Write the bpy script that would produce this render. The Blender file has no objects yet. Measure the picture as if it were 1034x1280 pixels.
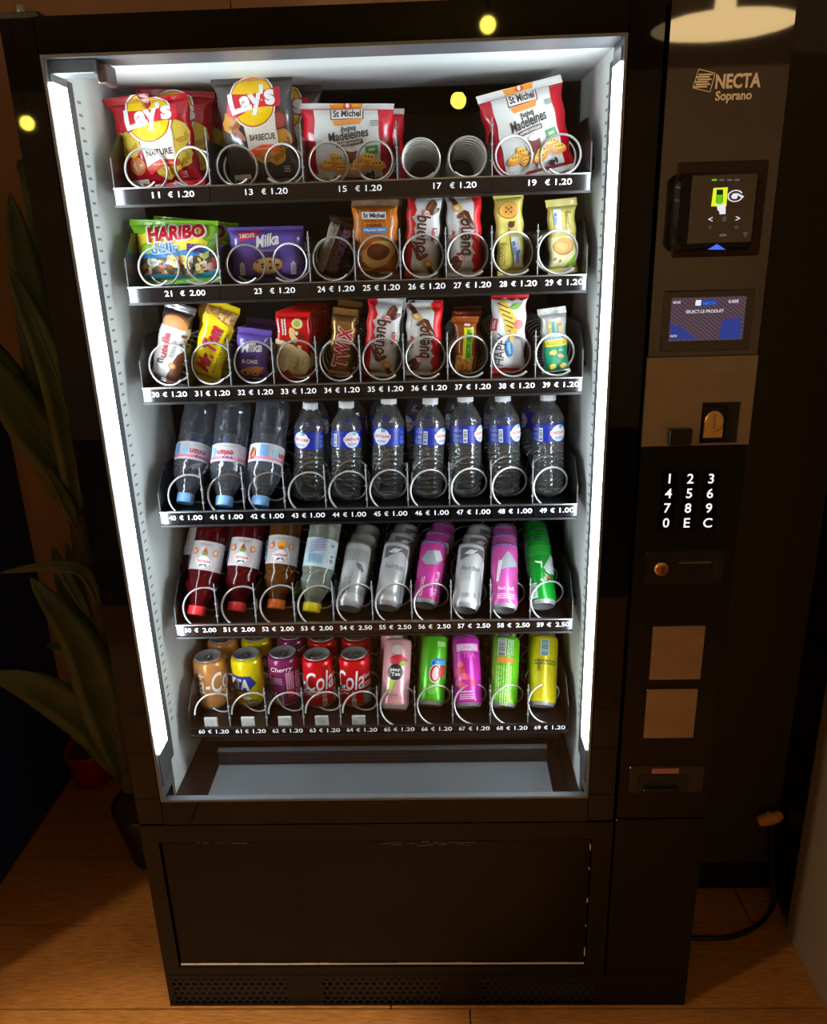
import bpy, math, random, bisect
from mathutils import Vector, Matrix, noise, geometry
random.seed(7)
scene = bpy.context.scene
COL = scene.collection

# ------------------------------------------------------------------ camera
CAM = Vector((.5885, -1.2303, 1.5293))
FPX = 987.2
ROT = (Matrix.Rotation(.0315, 3, 'Z') @ Matrix.Rotation(1.2368, 3, 'X') @ Matrix.Rotation(-.0307, 3, 'Z'))
cd = bpy.data.cameras.new('camera'); cam = bpy.data.objects.new('camera', cd); COL.objects.link(cam)
cam.matrix_world = Matrix.Translation(CAM) @ ROT.to_4x4()
cd.sensor_fit = 'HORIZONTAL'; cd.sensor_width = 36.0; cd.lens = 36.0 * FPX / 1034.0
cd.clip_start = .02
scene.camera = cam

# ------------------------------------------------------------------ world, exposure
w = bpy.data.worlds.new('world'); scene.world = w; w.use_nodes = True
w.node_tree.nodes['Background'].inputs[0].default_value = (1, .8, .6, 1)
w.node_tree.nodes['Background'].inputs[1].default_value = .004
vs = scene.view_settings
vs.view_transform = 'Standard'; vs.look = 'None'; vs.gamma = 1.0; vs.use_curve_mapping = False
vs.exposure = 0.0
scene.cycles.use_denoising = True
scene.cycles.max_bounces = 10
scene.cycles.transparent_max_bounces = 24
scene.cycles.sample_clamp_indirect = 4.0
LED_STRENGTH = 33.0
BULB_STRENGTH = 60.0
FILL_GLOBE_STRENGTH = 190.0
SHADE_GLOW = 4.5

# recessed ceiling downlight in front of the machine (its fixture is built with the room)
sd = bpy.data.lights.new('downlight_beam', 'SPOT'); sd.energy = 185; sd.color = (1.0, .84, .62); sd.spot_size = math.radians(46); sd.spot_blend = .22; sd.shadow_soft_size = .04
SPOT = bpy.data.objects.new('downlight_beam', sd); COL.objects.link(SPOT); SPOT.location = (.08, -.95, 2.60)

# ------------------------------------------------------------------ pixel helpers (photo pixels give directions only)
def ray(u, v):
    return ROT @ Vector(((u - 517) / FPX, -(v - 640) / FPX, -1.0))
def hit(u, v, Y=0.0):
    d = ray(u, v); return CAM + d * ((Y - CAM.y) / d.y)
def hitz(u, v, Z=0.0):
    d = ray(u, v); return CAM + d * ((Z - CAM.z) / d.z)
def pxscale(u, v, Y):
    return (hit(u + 1, v, Y) - hit(u, v, Y)).length

# ------------------------------------------------------------------ materials
def S(r, g, b):
    f = lambda c: (c / 255 / 12.92) if c / 255 <= .04045 else ((c / 255 + .055) / 1.055) ** 2.4
    return (f(r), f(g), f(b))
MATS = {}
def mat(name, rgb, rough=.5, metal=0.0, spec=.5, ior=1.5, var=.06, vscale=60, bump=0, bscale=200, coat=0, emit=0):
    if name in MATS: return MATS[name]
    m = bpy.data.materials.new(name); m.use_nodes = True
    nt = m.node_tree; b = nt.nodes['Principled BSDF']
    b.inputs['Roughness'].default_value = rough; b.inputs['Metallic'].default_value = metal
    b.inputs['IOR'].default_value = ior; b.inputs['Coat Weight'].default_value = coat
    b.inputs['Coat Roughness'].default_value = .05
    c = S(*rgb)
    if emit:
        b.inputs['Emission Color'].default_value = (*c, 1); b.inputs['Emission Strength'].default_value = emit
    tc = nt.nodes.new('ShaderNodeTexCoord'); n = nt.nodes.new('ShaderNodeTexNoise')
    n.inputs['Scale'].default_value = vscale; n.inputs['Detail'].default_value = 3
    nt.links.new(tc.outputs['Object'], n.inputs['Vector'])
    r = nt.nodes.new('ShaderNodeValToRGB')
    r.color_ramp.elements[0].position = .3; r.color_ramp.elements[1].position = .7
    r.color_ramp.elements[0].color = (*[x * (1 - var) for x in c], 1)
    r.color_ramp.elements[1].color = (*[min(1, x * (1 + var)) for x in c], 1)
    nt.links.new(n.outputs['Fac'], r.inputs['Fac']); nt.links.new(r.outputs['Color'], b.inputs['Base Color'])
    if bump:
        n2 = nt.nodes.new('ShaderNodeTexNoise'); n2.inputs['Scale'].default_value = bscale; n2.inputs['Detail'].default_value = 4
        nt.links.new(tc.outputs['Object'], n2.inputs['Vector'])
        bp = nt.nodes.new('ShaderNodeBump'); bp.inputs['Strength'].default_value = bump; bp.inputs['Distance'].default_value = .002
        nt.links.new(n2.outputs['Fac'], bp.inputs['Height']); nt.links.new(bp.outputs['Normal'], b.inputs['Normal'])
    MATS[name] = m; return m
def ink(r, g, b, foil=False):                    # printed colour on packaging
    return mat('ink_%d_%d_%d' % (r, g, b), (r, g, b), rough=.38, var=.03, vscale=90)
def emat(name, rgb, strength):
    if name in MATS: return MATS[name]
    m = bpy.data.materials.new(name); m.use_nodes = True; nt = m.node_tree; nt.nodes.clear()
    e = nt.nodes.new('ShaderNodeEmission'); o = nt.nodes.new('ShaderNodeOutputMaterial')
    e.inputs[0].default_value = (*S(*rgb), 1); e.inputs[1].default_value = strength
    nt.links.new(e.outputs[0], o.inputs[0]); MATS[name] = m; return m
def clear(name, tint=(1, 1, 1), refl=1.0, rough=.02, body=0.0, bodycol=(200, 200, 200), ior=1.5, bump=0, bscale=60):
    """thin clear plastic or glass: transparent + fresnel gloss (+ a share of diffuse body colour)"""
    if name in MATS: return MATS[name]
    m = bpy.data.materials.new(name); m.use_nodes = True; nt = m.node_tree; nt.nodes.clear()
    N = nt.nodes.new; L = nt.links.new
    o = N('ShaderNodeOutputMaterial'); t = N('ShaderNodeBsdfTransparent'); t.inputs[0].default_value = (*tint, 1)
    g = N('ShaderNodeBsdfGlossy'); g.inputs['Roughness'].default_value = rough; g.inputs['Color'].default_value = (refl, refl, refl, 1)
    f = N('ShaderNodeFresnel'); f.inputs['IOR'].default_value = ior
    mx = N('ShaderNodeMixShader'); L(f.outputs[0], mx.inputs[0]); L(t.outputs[0], mx.inputs[1]); L(g.outputs[0], mx.inputs[2])
    if bump:
        tc = N('ShaderNodeTexCoord'); n2 = N('ShaderNodeTexNoise'); n2.inputs['Scale'].default_value = bscale
        L(tc.outputs['Object'], n2.inputs['Vector'])
        bp = N('ShaderNodeBump'); bp.inputs['Strength'].default_value = bump; bp.inputs['Distance'].default_value = .004
        L(n2.outputs['Fac'], bp.inputs['Height'])
        L(bp.outputs['Normal'], g.inputs['Normal']); L(bp.outputs['Normal'], f.inputs['Normal'])
    last = mx
    if body:
        d = N('ShaderNodeBsdfDiffuse'); d.inputs[0].default_value = (*S(*bodycol), 1)
        m2 = N('ShaderNodeMixShader'); m2.inputs[0].default_value = body
        L(mx.outputs[0], m2.inputs[1]); L(d.outputs[0], m2.inputs[2]); last = m2
    L(last.outputs[0], o.inputs[0]); MATS[name] = m; return m

# ------------------------------------------------------------------ mesh builder
class MB:
    def __init__(s): s.v = []; s.f = []; s.m = []; s.mats = []; s.smooth = []
    def mi(s, m):
        if m not in s.mats: s.mats.append(m)
        return s.mats.index(m)
    def face(s, pts, m, smooth=False):
        n = len(s.v); s.v += [tuple(p) for p in pts]; s.f.append(tuple(range(n, n + len(pts)))); s.m.append(s.mi(m)); s.smooth.append(smooth)
    def grid(s, rows, m, close_u=False, smooth=True, flip=False):
        n = len(s.v); nu = len(rows[0])
        for r in rows: s.v += [tuple(p) for p in r]
        k = s.mi(m)
        for j in range(len(rows) - 1):
            for i in range(nu if close_u else nu - 1):
                a, b = n + j * nu + i, n + j * nu + (i + 1) % nu
                q = (a, b, b + nu, a + nu)
                s.f.append(q[::-1] if flip else q); s.m.append(k); s.smooth.append(smooth)
    def box(s, x0, x1, y0, y1, z0, z1, m, bev=0):
        if bev:
            return s.bbox(x0, x1, y0, y1, z0, z1, m, bev)
        n = len(s.v)
        s.v += [(x, y, z) for z in (z0, z1) for y in (y0, y1) for x in (x0, x1)]
        for q in ((0, 2, 3, 1), (4, 5, 7, 6), (0, 1, 5, 4), (2, 6, 7, 3), (0, 4, 6, 2), (1, 3, 7, 5)):
            s.f.append(tuple(n + i for i in q)); s.m.append(s.mi(m)); s.smooth.append(False)
    def bbox(s, x0, x1, y0, y1, z0, z1, m, b):
        """chamfered box: three stacked rings in y"""
        def ring(y, i):
            X0, X1, Z0, Z1 = x0 + i, x1 - i, z0 + i, z1 - i
            return [(X0 + b, y, Z0), (X1 - b, y, Z0), (X1, y, Z0 + b), (X1, y, Z1 - b), (X1 - b, y, Z1), (X0 + b, y, Z1), (X0, y, Z1 - b), (X0, y, Z0 + b)]
        rs = [ring(y0, b * .6), ring(y0 + b, 0), ring(y1 - b, 0), ring(y1, b * .6)]
        s.grid(rs, m, close_u=True, smooth=False)
        s.face(rs[0][::-1][::-1], m); s.face(rs[3][::-1], m)
    def tube(s, path, r, m, n=8, cap=True, taper=None):
        path = [Vector(p) for p in path]; rows = []
        up = Vector((0, 0, 1)); prev = None
        for i, p in enumerate(path):
            t = (path[min(i + 1, len(path) - 1)] - path[max(i - 1, 0)]).normalized()
            if prev is None:
                a = t.cross(up) if abs(t.z) < .95 else t.cross(Vector((1, 0, 0)))
            else:
                a = prev - t * prev.dot(t)
            a.normalize(); prev = a; b = t.cross(a)
            rr = r if taper is None else r * taper(i / (len(path) - 1))
            rows.append([p + (a * math.cos(k * math.tau / n) + b * math.sin(k * math.tau / n)) * rr for k in range(n)])
        s.grid(rows, m, close_u=True)
        if cap: s.face(rows[0][::-1], m); s.face(rows[-1], m)
    def lathe(s, prof, m, n=48, c=(0, 0, 0), smooth=True, cap0=False, cap1=False):
        rows = [[(c[0] + r * math.sin(k * math.tau / n), c[1] - r * math.cos(k * math.tau / n), c[2] + z) for k in range(n)] for z, r in prof]
        s.grid(rows, m, close_u=True, smooth=smooth)
        if cap0: s.face(rows[0][::-1], m)
        if cap1: s.face(rows[-1], m)
    def mesh(s, name):
        me = bpy.data.meshes.new(name); me.from_pydata(s.v, [], s.f)
        for m in s.mats: me.materials.append(m)
        me.polygons.foreach_set('material_index', s.m); me.polygons.foreach_set('use_smooth', s.smooth)
        me.update(); return me
    def build(s, name, parent=None, kind=None, label=None):
        o = bpy.data.objects.new(name, s.mesh(name)); COL.objects.link(o)
        if parent: o.parent = parent
        if kind: o['kind'] = kind
        if label: o['label'] = label
        return o
def thing(name, label, cat, loc=(0, 0, 0), group=None):
    o = bpy.data.objects.new(name, None); COL.objects.link(o); o.empty_display_size = .02
    o.location = loc; o['label'] = label; o['category'] = cat
    if group: o['group'] = group
    return o
def tag(o, label, cat, group=None):
    o['label'] = label; o['category'] = cat
    if group: o['group'] = group
    return o
def struct(o): o['kind'] = 'structure'; return o
def link_copy(o, parent):
    c = o.copy(); COL.objects.link(c); c.parent = parent
    for ch in o.children: link_copy(ch, c)
    return c
def copy_thing(o, label):
    c = o.copy(); COL.objects.link(c); c['label'] = label
    for ch in o.children: link_copy(ch, c)
    return c
def orient(o, loc, tilt=0, lean=0, spin=0, flip=False):
    """tilt: top to the right (deg); lean: top away from the glass; spin about own axis"""
    R = Matrix.Rotation(math.radians(tilt), 3, 'Y') @ Matrix.Rotation(-math.radians(lean), 3, 'X') @ Matrix.Rotation(math.radians(spin), 3, 'Z')
    if flip: R = R @ Matrix.Rotation(math.pi, 3, 'Y')
    o.rotation_mode = 'QUATERNION'; o.rotation_quaternion = R.to_quaternion(); o.location = loc
    return R

# ------------------------------------------------------------------ flat print: 2D shapes laid on a curved surface
FONT = {}
def text_tris(s, bold=0.0, shear=0.0):
    key = (s, bold, shear)
    if key in FONT: return FONT[key]
    cu = bpy.data.curves.new('t', 'FONT'); cu.body = s; cu.shear = shear; cu.offset = bold; cu.resolution_u = 3
    ob = bpy.data.objects.new('t', cu); COL.objects.link(ob)
    dg = bpy.context.evaluated_depsgraph_get(); ev = ob.evaluated_get(dg); me = ev.to_mesh()
    V = [(v.co.x, v.co.y) for v in me.vertices]
    me.calc_loop_triangles(); T = [[V[i] for i in t.vertices] for t in me.loop_triangles]
    ev.to_mesh_clear(); bpy.data.objects.remove(ob); bpy.data.curves.remove(cu)
    xs = [p[0] for t in T for p in t] or [0, 1]; ys = [p[1] for t in T for p in t] or [0, 1]
    cx, cy = (min(xs) + max(xs)) / 2, (min(ys) + max(ys)) / 2
    FONT[key] = ([[(x - cx, y - cy) for x, y in t] for t in T], max(xs) - min(xs), max(ys) - min(ys))
    return FONT[key]
def tri_poly(pts):
    t = geometry.tessellate_polygon([[Vector((x, y, 0)) for x, y in pts]])
    return [[pts[i] for i in f] for f in t]
def cut(poly, ax, c):
    lo, hi = [], []
    n = len(poly)
    for i in range(n):
        p, q = poly[i], poly[(i + 1) % n]
        if p[ax] <= c: lo.append(p)
        if p[ax] >= c: hi.append(p)
        if (p[ax] - c) * (q[ax] - c) < 0:
            t = (c - p[ax]) / (q[ax] - p[ax]); r = (p[0] + (q[0] - p[0]) * t, p[1] + (q[1] - p[1]) * t)
            lo.append(r); hi.append(r)
    return lo, hi
def dice(poly, ax, lines):
    out = []; a = min(p[ax] for p in poly); b = max(p[ax] for p in poly)
    cur = poly
    for c in lines:
        if c <= a + 1e-9: continue
        if c >= b - 1e-9: break
        lo, hi = cut(cur, ax, c)
        if len(lo) > 2: out.append(lo)
        cur = hi
        if len(cur) < 3: return out
    out.append(cur); return out
class Art:
    """shapes in units of the surface width (x from centre, y up from the base)"""
    def __init__(s, flip_h=None): s.items = []; s.flip = flip_h; s.lay = 1
    def _add(s, tris, col, kind):
        if s.flip is not None: tris = [[(-x, s.flip - y) for x, y in t] for t in tris]
        s.items.append((tris, ink(*col) if isinstance(col, tuple) else col, s.lay, kind)); s.lay += 1; return s
    def poly(s, pts, col, kind='artwork_print'): return s._add(tri_poly(pts), col, kind)
    def rect(s, cx, cy, w, h, col, rot=0, kind='artwork_print'):
        c, n = math.cos(math.radians(rot)), math.sin(math.radians(rot))
        P = [(cx + x * c - y * n, cy + x * n + y * c) for x, y in ((-w / 2, -h / 2), (w / 2, -h / 2), (w / 2, h / 2), (-w / 2, h / 2))]
        return s.poly(P, col, kind)
    def ell(s, cx, cy, rx, ry, col, rot=0, n=20, wob=0, seed=0):
        rn = random.Random(seed); c, k = math.cos(math.radians(rot)), math.sin(math.radians(rot)); P = []
        for i in range(n):
            a = i * math.tau / n; q = 1 + wob * (rn.random() - .5) * 2
            x, y = rx * q * math.cos(a), ry * q * math.sin(a); P.append((cx + x * c - y * k, cy + x * k + y * c))
        return s.poly(P, col)
    def multi(s, polys, col, kind='artwork_print'):
        T = []
        for p in polys: T += tri_poly(p)
        return s._add(T, col, kind)
    def text(s, t, cx, cy, w=None, h=None, rot=0, col=(255, 255, 255), bold=.0, shear=0.0, arc=0):
        T, tw, th = text_tris(t, bold, shear)
        sx = (w / tw) if w else h / th; sy = (h / th) if h else sx
        c, n = math.cos(math.radians(rot)), math.sin(math.radians(rot)); out = []
        for tr in T:
            q = []
            for x, y in tr:
                x *= sx; y *= sy; y -= arc * x * x
                q.append((cx + x * c - y * n, cy + x * n + y * c))
            out.append(q)
        return s._add(out, col, 'lettering')
    def lines(s, cx, cy, w, h, n, col, rot=0, seed=1, fill=.5):
        """rows of fine illegible small print"""
        rn = random.Random(seed); P = []; c, k = math.cos(math.radians(rot)), math.sin(math.radians(rot))
        for i in range(n):
            yy = -h / 2 + h * (i + .5) / n; x = -w / 2
            while x < w / 2 - .01 * w:
                l = min(w * (.06 + .12 * rn.random()), w / 2 - x); hh = h / n * fill / 2
                P.append([(cx + a * c - b * k, cy + a * k + b * c) for a, b in ((x, yy - hh), (x + l, yy - hh), (x + l, yy + hh), (x, yy + hh))])
                x += l + w * .03
        return s.multi(P, col)
    def bars(s, cx, cy, w, h, n, col, vert=True, seed=2):
        rn = random.Random(seed); P = []; x = 0
        for i in range(n):
            a = w * (i / n) - w / 2; b = a + w / n * (.3 + .5 * rn.random())
            P.append([(cx + a, cy - h / 2), (cx + b, cy - h / 2), (cx + b, cy + h / 2), (cx + a, cy + h / 2)] if vert else
                     [(cx - h / 2, cy + a), (cx + h / 2, cy + a), (cx + h / 2, cy + b), (cx - h / 2, cy + b)])
        return s.multi(P, col)
    def build(s, surf, parent, unit, apart=False):
        if apart:       # every print a part of its own
            for it in s.items:
                q = Art(); q.items = [it]; q.build(surf, parent, unit)
            return
        for kind in ('artwork_print', 'lettering'):
            it = [i for i in s.items if i[3] == kind]
            if not it: continue
            mb = MB()
            for tris, m, lay, _ in it:
                off = .0004 + .00014 * lay
                for t in tris:
                    P = [(x * unit, y * unit) for x, y in t]
                    for a in dice(P, 0, surf.gu):
                        for q in dice(a, 1, surf.gv):
                            cx = sum(p[0] for p in q) / len(q); cy = sum(p[1] for p in q) / len(q)
                            if not surf.inside(cx, cy): continue
                            ar = sum(q[i][0] * q[(i + 1) % len(q)][1] - q[(i + 1) % len(q)][0] * q[i][1] for i in range(len(q)))
                            if abs(ar) < 1e-10: continue
                            if ar < 0: q = q[::-1]
                            mb.face([surf.p(u, v, off) for u, v in q], m, False)
            if mb.f: mb.build(kind, parent)
class Bag:
    def __init__(s, w, h, d, st=.012, sb=.012, ea=2.6, eb=3.0, pinch=.06, wr=.0016, wf=38, seed=0, warp=None, nu=30, nv=42, pw=.62):
        s.w, s.h, s.d, s.st, s.sb, s.ea, s.eb, s.pinch, s.wr, s.wf, s.seed, s.warp, s.pw = w, h, d, st, sb, ea, eb, pinch, wr, wf, seed, warp, pw
        s.gu = [w / 2 * math.sin(math.pi / 2 * (2 * i / nu - 1)) for i in range(nu + 1)]
        body = [sb + (h - sb - st) * (.5 + .5 * math.sin(math.pi / 2 * (2 * j / (nv - 4) - 1))) for j in range(nv - 3)]
        s.gv = [0, sb / 2] + body + [h - st / 2, h]
    def inside(s, u, v): return abs(u) <= s.w / 2 and 0 <= v <= s.h
    def raw(s, u, v, side=-1):
        a = min(1, abs(2 * u / s.w)); b = (v - s.sb) / (s.h - s.sb - s.st); t = min(1, abs(2 * b - 1))
        pv = (1 - t ** s.eb) ** s.pw; pa = (1 - a ** s.ea) ** s.pw
        wr = noise.noise(Vector((u * s.wf, v * s.wf, s.seed * 7.3 + side))) * s.wr * (.25 + .75 * pv) * (1 - a ** 6)
        wr += abs(noise.noise(Vector((u * s.wf * .5 + v * 30, v * s.wf * .5 - u * 20, s.seed * 3.1 + side)))) * s.wr * .9 * (1 - a ** 6)
        y = side * (.0006 * (1 - a ** 8) + s.d / 2 * pv * pa) + side * wr
        x = u * (1 - s.pinch * pv) + (.0012 * math.sin(v * 160 + s.seed) * a)
        z = v
        return Vector((x, y, z))
    def p(s, u, v, off=0, side=-1):
        """point on the wrapper: bilinear within its mesh cell, so print and wrapper never cross"""
        if not hasattr(s, 'cache'): s.cache = {}
        i = max(0, min(bisect.bisect_right(s.gu, u) - 1, len(s.gu) - 2)); j = max(0, min(bisect.bisect_right(s.gv, v) - 1, len(s.gv) - 2))
        fu = (u - s.gu[i]) / (s.gu[i + 1] - s.gu[i]); fv = (v - s.gv[j]) / (s.gv[j + 1] - s.gv[j])
        out = Vector((0, 0, 0))
        for di, dj, w_ in ((0, 0, (1 - fu) * (1 - fv)), (1, 0, fu * (1 - fv)), (0, 1, (1 - fu) * fv), (1, 1, fu * fv)):
            k = (i + di, j + dj, side)
            if k not in s.cache:
                b0 = s.node(s.gu[i + di], s.gv[j + dj], 0, side); s.cache[k] = (b0, (s.node(s.gu[i + di], s.gv[j + dj], .001, side) - b0) * 1000)
            b0, n0 = s.cache[k]; out += (b0 + n0 * off) * w_
        return out
    def node(s, u, v, off=0, side=-1):
        q = s.raw(u, v, side)
        if off:
            e = .0008
            du = s.raw(u + e if u < 0 else u - e, v, side) - q; dv = s.raw(u, v + e if v < s.h / 2 else v - e, side) - q
            n = du.cross(dv)
            if n.length > 1e-12:
                n.normalize()
                if n.y * side < 0: n = -n
                q = q + n * off
        if s.warp: q = Vector(s.warp(q.x, q.y, q.z))
        return q
    def body(s, parent, m, seal=None, name='wrapper'):
        mb = MB()
        for side in (-1, 1):
            rows = [[s.p(u, v, 0, side) for u in s.gu] for v in s.gv]
            mb.grid(rows, m, flip=(side == 1))
        o = mb.build(name, parent)
        if seal:
            for nm, a, b in (('top_seal', s.h - s.st, s.h), ('bottom_seal', 0, s.sb)):
                sb = MB()
                for side in (-1, 1):
                    vs_ = [a + (b - a) * k / 4 for k in range(5)]
                    rows = [[s.p(u, v, .0005 + .0004 * (k % 2), side) for u in s.gu] for k, v in enumerate(vs_)]
                    sb.grid(rows, seal, flip=(side == 1), smooth=False)
                sb.build(nm, parent)
        return o
class Rev:
    """surface of revolution facing -y; u is arc length at radius R"""
    def __init__(s, prof, R, n=48):
        s.prof = prof; s.R = R; s.n = n
        s.gu = [(i - n) * math.tau / n * R for i in range(2 * n + 1)]; s.gv = sorted(set(z for z, r in prof))
    def inside(s, u, v): return abs(u) <= math.pi * s.R * 1.02 and s.prof[0][0] <= v <= s.prof[-1][0]
    def r(s, z):
        P = s.prof
        for (z0, r0), (z1, r1) in zip(P, P[1:]):
            if z0 <= z <= z1: return r0 if z1 == z0 else r0 + (r1 - r0) * (z - z0) / (z1 - z0)
        return P[-1][1]
    def p(s, u, v, off=0):
        r = s.r(v) + off; a = u / s.R
        return Vector((r * math.sin(a), -r * math.cos(a), v))
class Flat:
    """plane facing -y at depth y"""
    def __init__(s, x0, y, z0): s.x0, s.y, s.z0 = x0, y, z0; s.gu = []; s.gv = []
    def inside(s, u, v): return True
    def p(s, u, v, off=0): return Vector((s.x0 + u, s.y - off, s.z0 + v))

# ------------------------------------------------------------------ common materials
M_BLACK = mat('black_gloss_panel', (9, 9, 10), rough=.025, ior=1.36, var=.2, vscale=4)
M_LOWER = mat('black_satin_panel', (9, 9, 9), rough=.32, ior=1.33, var=.25, vscale=8)
M_COLUMN = mat('black_lacquer_column', (10, 9, 8), rough=.03, ior=2.3, var=.2, vscale=3, bump=.04, bscale=4)
M_SATIN = mat('black_satin_metal', (14, 14, 14), rough=.35, var=.2, vscale=30)
M_TRAY = mat('black_tray_plastic', (16, 15, 15), rough=.3, var=.15, vscale=40)
M_DARK = mat('dark_grey_liner', (44, 41, 39), rough=.5, var=.08, vscale=8)
M_WHITE = mat('white_liner', (214, 218, 214), rough=.5, var=.03, vscale=6)
M_ALU = mat('aluminium', (165, 168, 170), rough=.3, metal=1, var=.05)
M_WIRE = mat('steel_wire', (222, 220, 216), rough=.3, metal=.55, var=.05)
M_STEEL = mat('brushed_steel', (152, 134, 110), rough=.42, metal=.8, var=.1, vscale=25)
M_GREYP = mat('grey_plate', (76, 80, 82), rough=.45, var=.08, vscale=15)
M_GOLD = mat('brass', (215, 165, 95), rough=.35, metal=.6, var=.1)
M_TRIM = mat('satin_trim', (96, 98, 100), rough=.35, var=.05)
M_RUB = mat('black_rubber', (10, 10, 10), rough=.6)
M_LED = emat('led_white', (236, 246, 255), LED_STRENGTH)
M_PANE = clear('window_pane', (.93, .95, .94), refl=1.0, rough=.0, ior=1.34)
M_EDGE = mat('clear_plastic_edge', (120, 122, 122), rough=.2)
M_PRICE = mat('price_white', (246, 248, 250), rough=.4)

# ------------------------------------------------------------------ room
def wood_floor_mat():
    m = bpy.data.materials.new('oak_planks'); m.use_nodes = True; nt = m.node_tree; b = nt.nodes['Principled BSDF']
    N = nt.nodes.new; L = nt.links.new
    tc = N('ShaderNodeTexCoord'); oi = N('ShaderNodeObjectInfo')
    mp = N('ShaderNodeMapping'); mp.inputs['Scale'].default_value = (9, 110, 110); L(tc.outputs['Object'], mp.inputs['Vector'])
    n = N('ShaderNodeTexNoise'); n.inputs['Scale'].default_value = 3; n.inputs['Detail'].default_value = 8; n.inputs['Distortion'].default_value = .6
    L(mp.outputs[0], n.inputs['Vector'])
    n2 = N('ShaderNodeTexNoise'); n2.inputs['Scale'].default_value = 3.5; L(tc.outputs['Object'], n2.inputs['Vector'])
    r = N('ShaderNodeValToRGB'); r.color_ramp.elements[0].position = .22; r.color_ramp.elements[1].position = .80
    r.color_ramp.elements[0].color = (*S(126, 82, 42), 1); r.color_ramp.elements[1].color = (*S(202, 146, 88), 1)
    L(n.outputs['Fac'], r.inputs['Fac'])
    mx = N('ShaderNodeMixRGB'); mx.blend_type = 'MULTIPLY'; mx.inputs[0].default_value = .5
    r2 = N('ShaderNodeValToRGB'); r2.color_ramp.elements[0].position = .3; r2.color_ramp.elements[0].color = (.55, .5, .45, 1); r2.color_ramp.elements[1].position = .65; L(n2.outputs['Fac'], r2.inputs['Fac'])
    L(r.outputs[0], mx.inputs[1]); L(r2.outputs[0], mx.inputs[2])
    hs = N('ShaderNodeHueSaturation'); L(mx.outputs[0], hs.inputs['Color']); hs.inputs['Saturation'].default_value = 1.05
    ma = N('ShaderNodeMath'); ma.operation = 'MULTIPLY_ADD'; ma.inputs[1].default_value = .2; ma.inputs[2].default_value = .9
    L(oi.outputs['Random'], ma.inputs[0]); L(ma.outputs[0], hs.inputs['Value'])
    L(hs.outputs[0], b.inputs['Base Color']); b.inputs['Roughness'].default_value = .42
    bp = N('ShaderNodeBump'); bp.inputs['Strength'].default_value = .15; bp.inputs['Distance'].default_value = .001
    L(n.outputs['Fac'], bp.inputs['Height']); L(bp.outputs[0], b.inputs['Normal'])
    return m
M_OAK = wood_floor_mat()
RX0, RX1, RY0, RY1, RH = -3.2, 3.2, -5.2, .86, 2.62
mb = MB(); mb.box(RX0, RX1, RY0, RY1, -.06, -.006, mat('floor_joint', (14, 8, 5), .9)); floor = struct(mb.build('floor'))
seamY = [-.0065 + .2185 * k for k in range(-9, 6)]
for k, y in enumerate(seamY[:-1]):
    off = (k * .83) % 1.9
    xs = [RX0]
    x = RX0 + off + (.0 if k != 8 else 0)
    while x < RX1: 
        if x > RX0 + .1: xs.append(x)
        x += 1.9
    if k == 8:      # the row in front of the machine has its butt joint under the middle of it
        j = hitz(588, 1272, 0).x; xs = [RX0, j - 1.9, j, j + 1.9, RX1]
    xs.append(RX1) if xs[-1] != RX1 else None
    for a, b in zip(xs, xs[1:]):
        mb = MB(); mb.box(a + .0016, b - .0016, y + .002, min(y + .2185, RY1) - .002, -.006, 0, M_OAK)
        mb.build('plank', floor)
M_WALLB = mat('brown_wall', (150, 114, 82), rough=.7, var=.12, vscale=5, bump=.1, bscale=30)
M_NAVY = mat('navy_paint', (20, 44, 116), rough=.6, var=.1)
M_CHAR = mat('charcoal_wallcovering', (52, 46, 40), rough=.75, var=.25, vscale=220, bump=.5, bscale=350)
M_TAUPE = mat('taupe_laminate', (126, 112, 96), rough=.6, var=.1, vscale=150)
M_PLASTER = mat('warm_plaster', (196, 174, 146), rough=.8, var=.06, vscale=3)
mb = MB(); mb.box(RX0, RX1, RY1, RY1 + .08, 0, RH, mat('wall_joint', (40, 26, 16), .8)); wb = struct(mb.build('wall_back'))
jx = hit(288, 4, RY1 - .012).x
for a, b in ((jx - 2.4, jx - 1.2), (jx - 1.2, jx), (jx, jx + 1.2), (jx + 1.2, jx + 2.4)):      # wall panels with visible joints
    p = MB(); p.box(a + .0015, b - .0015, RY1 - .012, RY1, .0, RH - .004, M_WALLB); p.build('wall_panel', wb)
mb = MB(); mb.box(RX0 - .08, RX0, RY0, RY1, 0, RH, M_PLASTER); struct(mb.build('wall_left'))
mb = MB(); mb.box(RX1, RX1 + .08, RY0, RY1, 0, RH, M_PLASTER); struct(mb.build('wall_right'))
mb = MB(); mb.box(RX0, RX1, RY0 - .08, RY0, 0, RH, M_PLASTER); struct(mb.build('wall_front'))
mb = MB(); mb.box(RX0, RX1, RY0, RY1, RH, RH + .08, mat('ceiling_paint', (160, 142, 122), .8)); struct(mb.build('ceiling'))
# navy partition to the left, running towards the viewer
mb = MB(); mb.box(-.62, -.545, -.05, .80, 0, 2.35, M_NAVY); o = mb.build('navy_partition'); o['kind'] = 'structure'; o.name = 'wall_partition'
# charcoal wall section right of the machine with its skirting
mb = MB(); mb.box(1.10, 1.385, .325, .40, 0, RH, M_CHAR); struct(mb.build('wall_recess'))
mb = MB(); mb.box(1.10, 1.383, .313, .325, 0, .082, mat('black_skirting', (12, 11, 11), .4)); mb.box(1.10, 1.383, .311, .325, .0825, .0855, mat('skirting_lip', (70, 66, 62), .5, var=.5, vscale=30)); struct(mb.build('baseboard_right'))
mb = MB(); mb.box(1.385, 1.44, .19, .40, 0, RH, mat('black_side_panel', (6, 6, 7), .5)); struct(mb.build('wall_return'))
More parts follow.
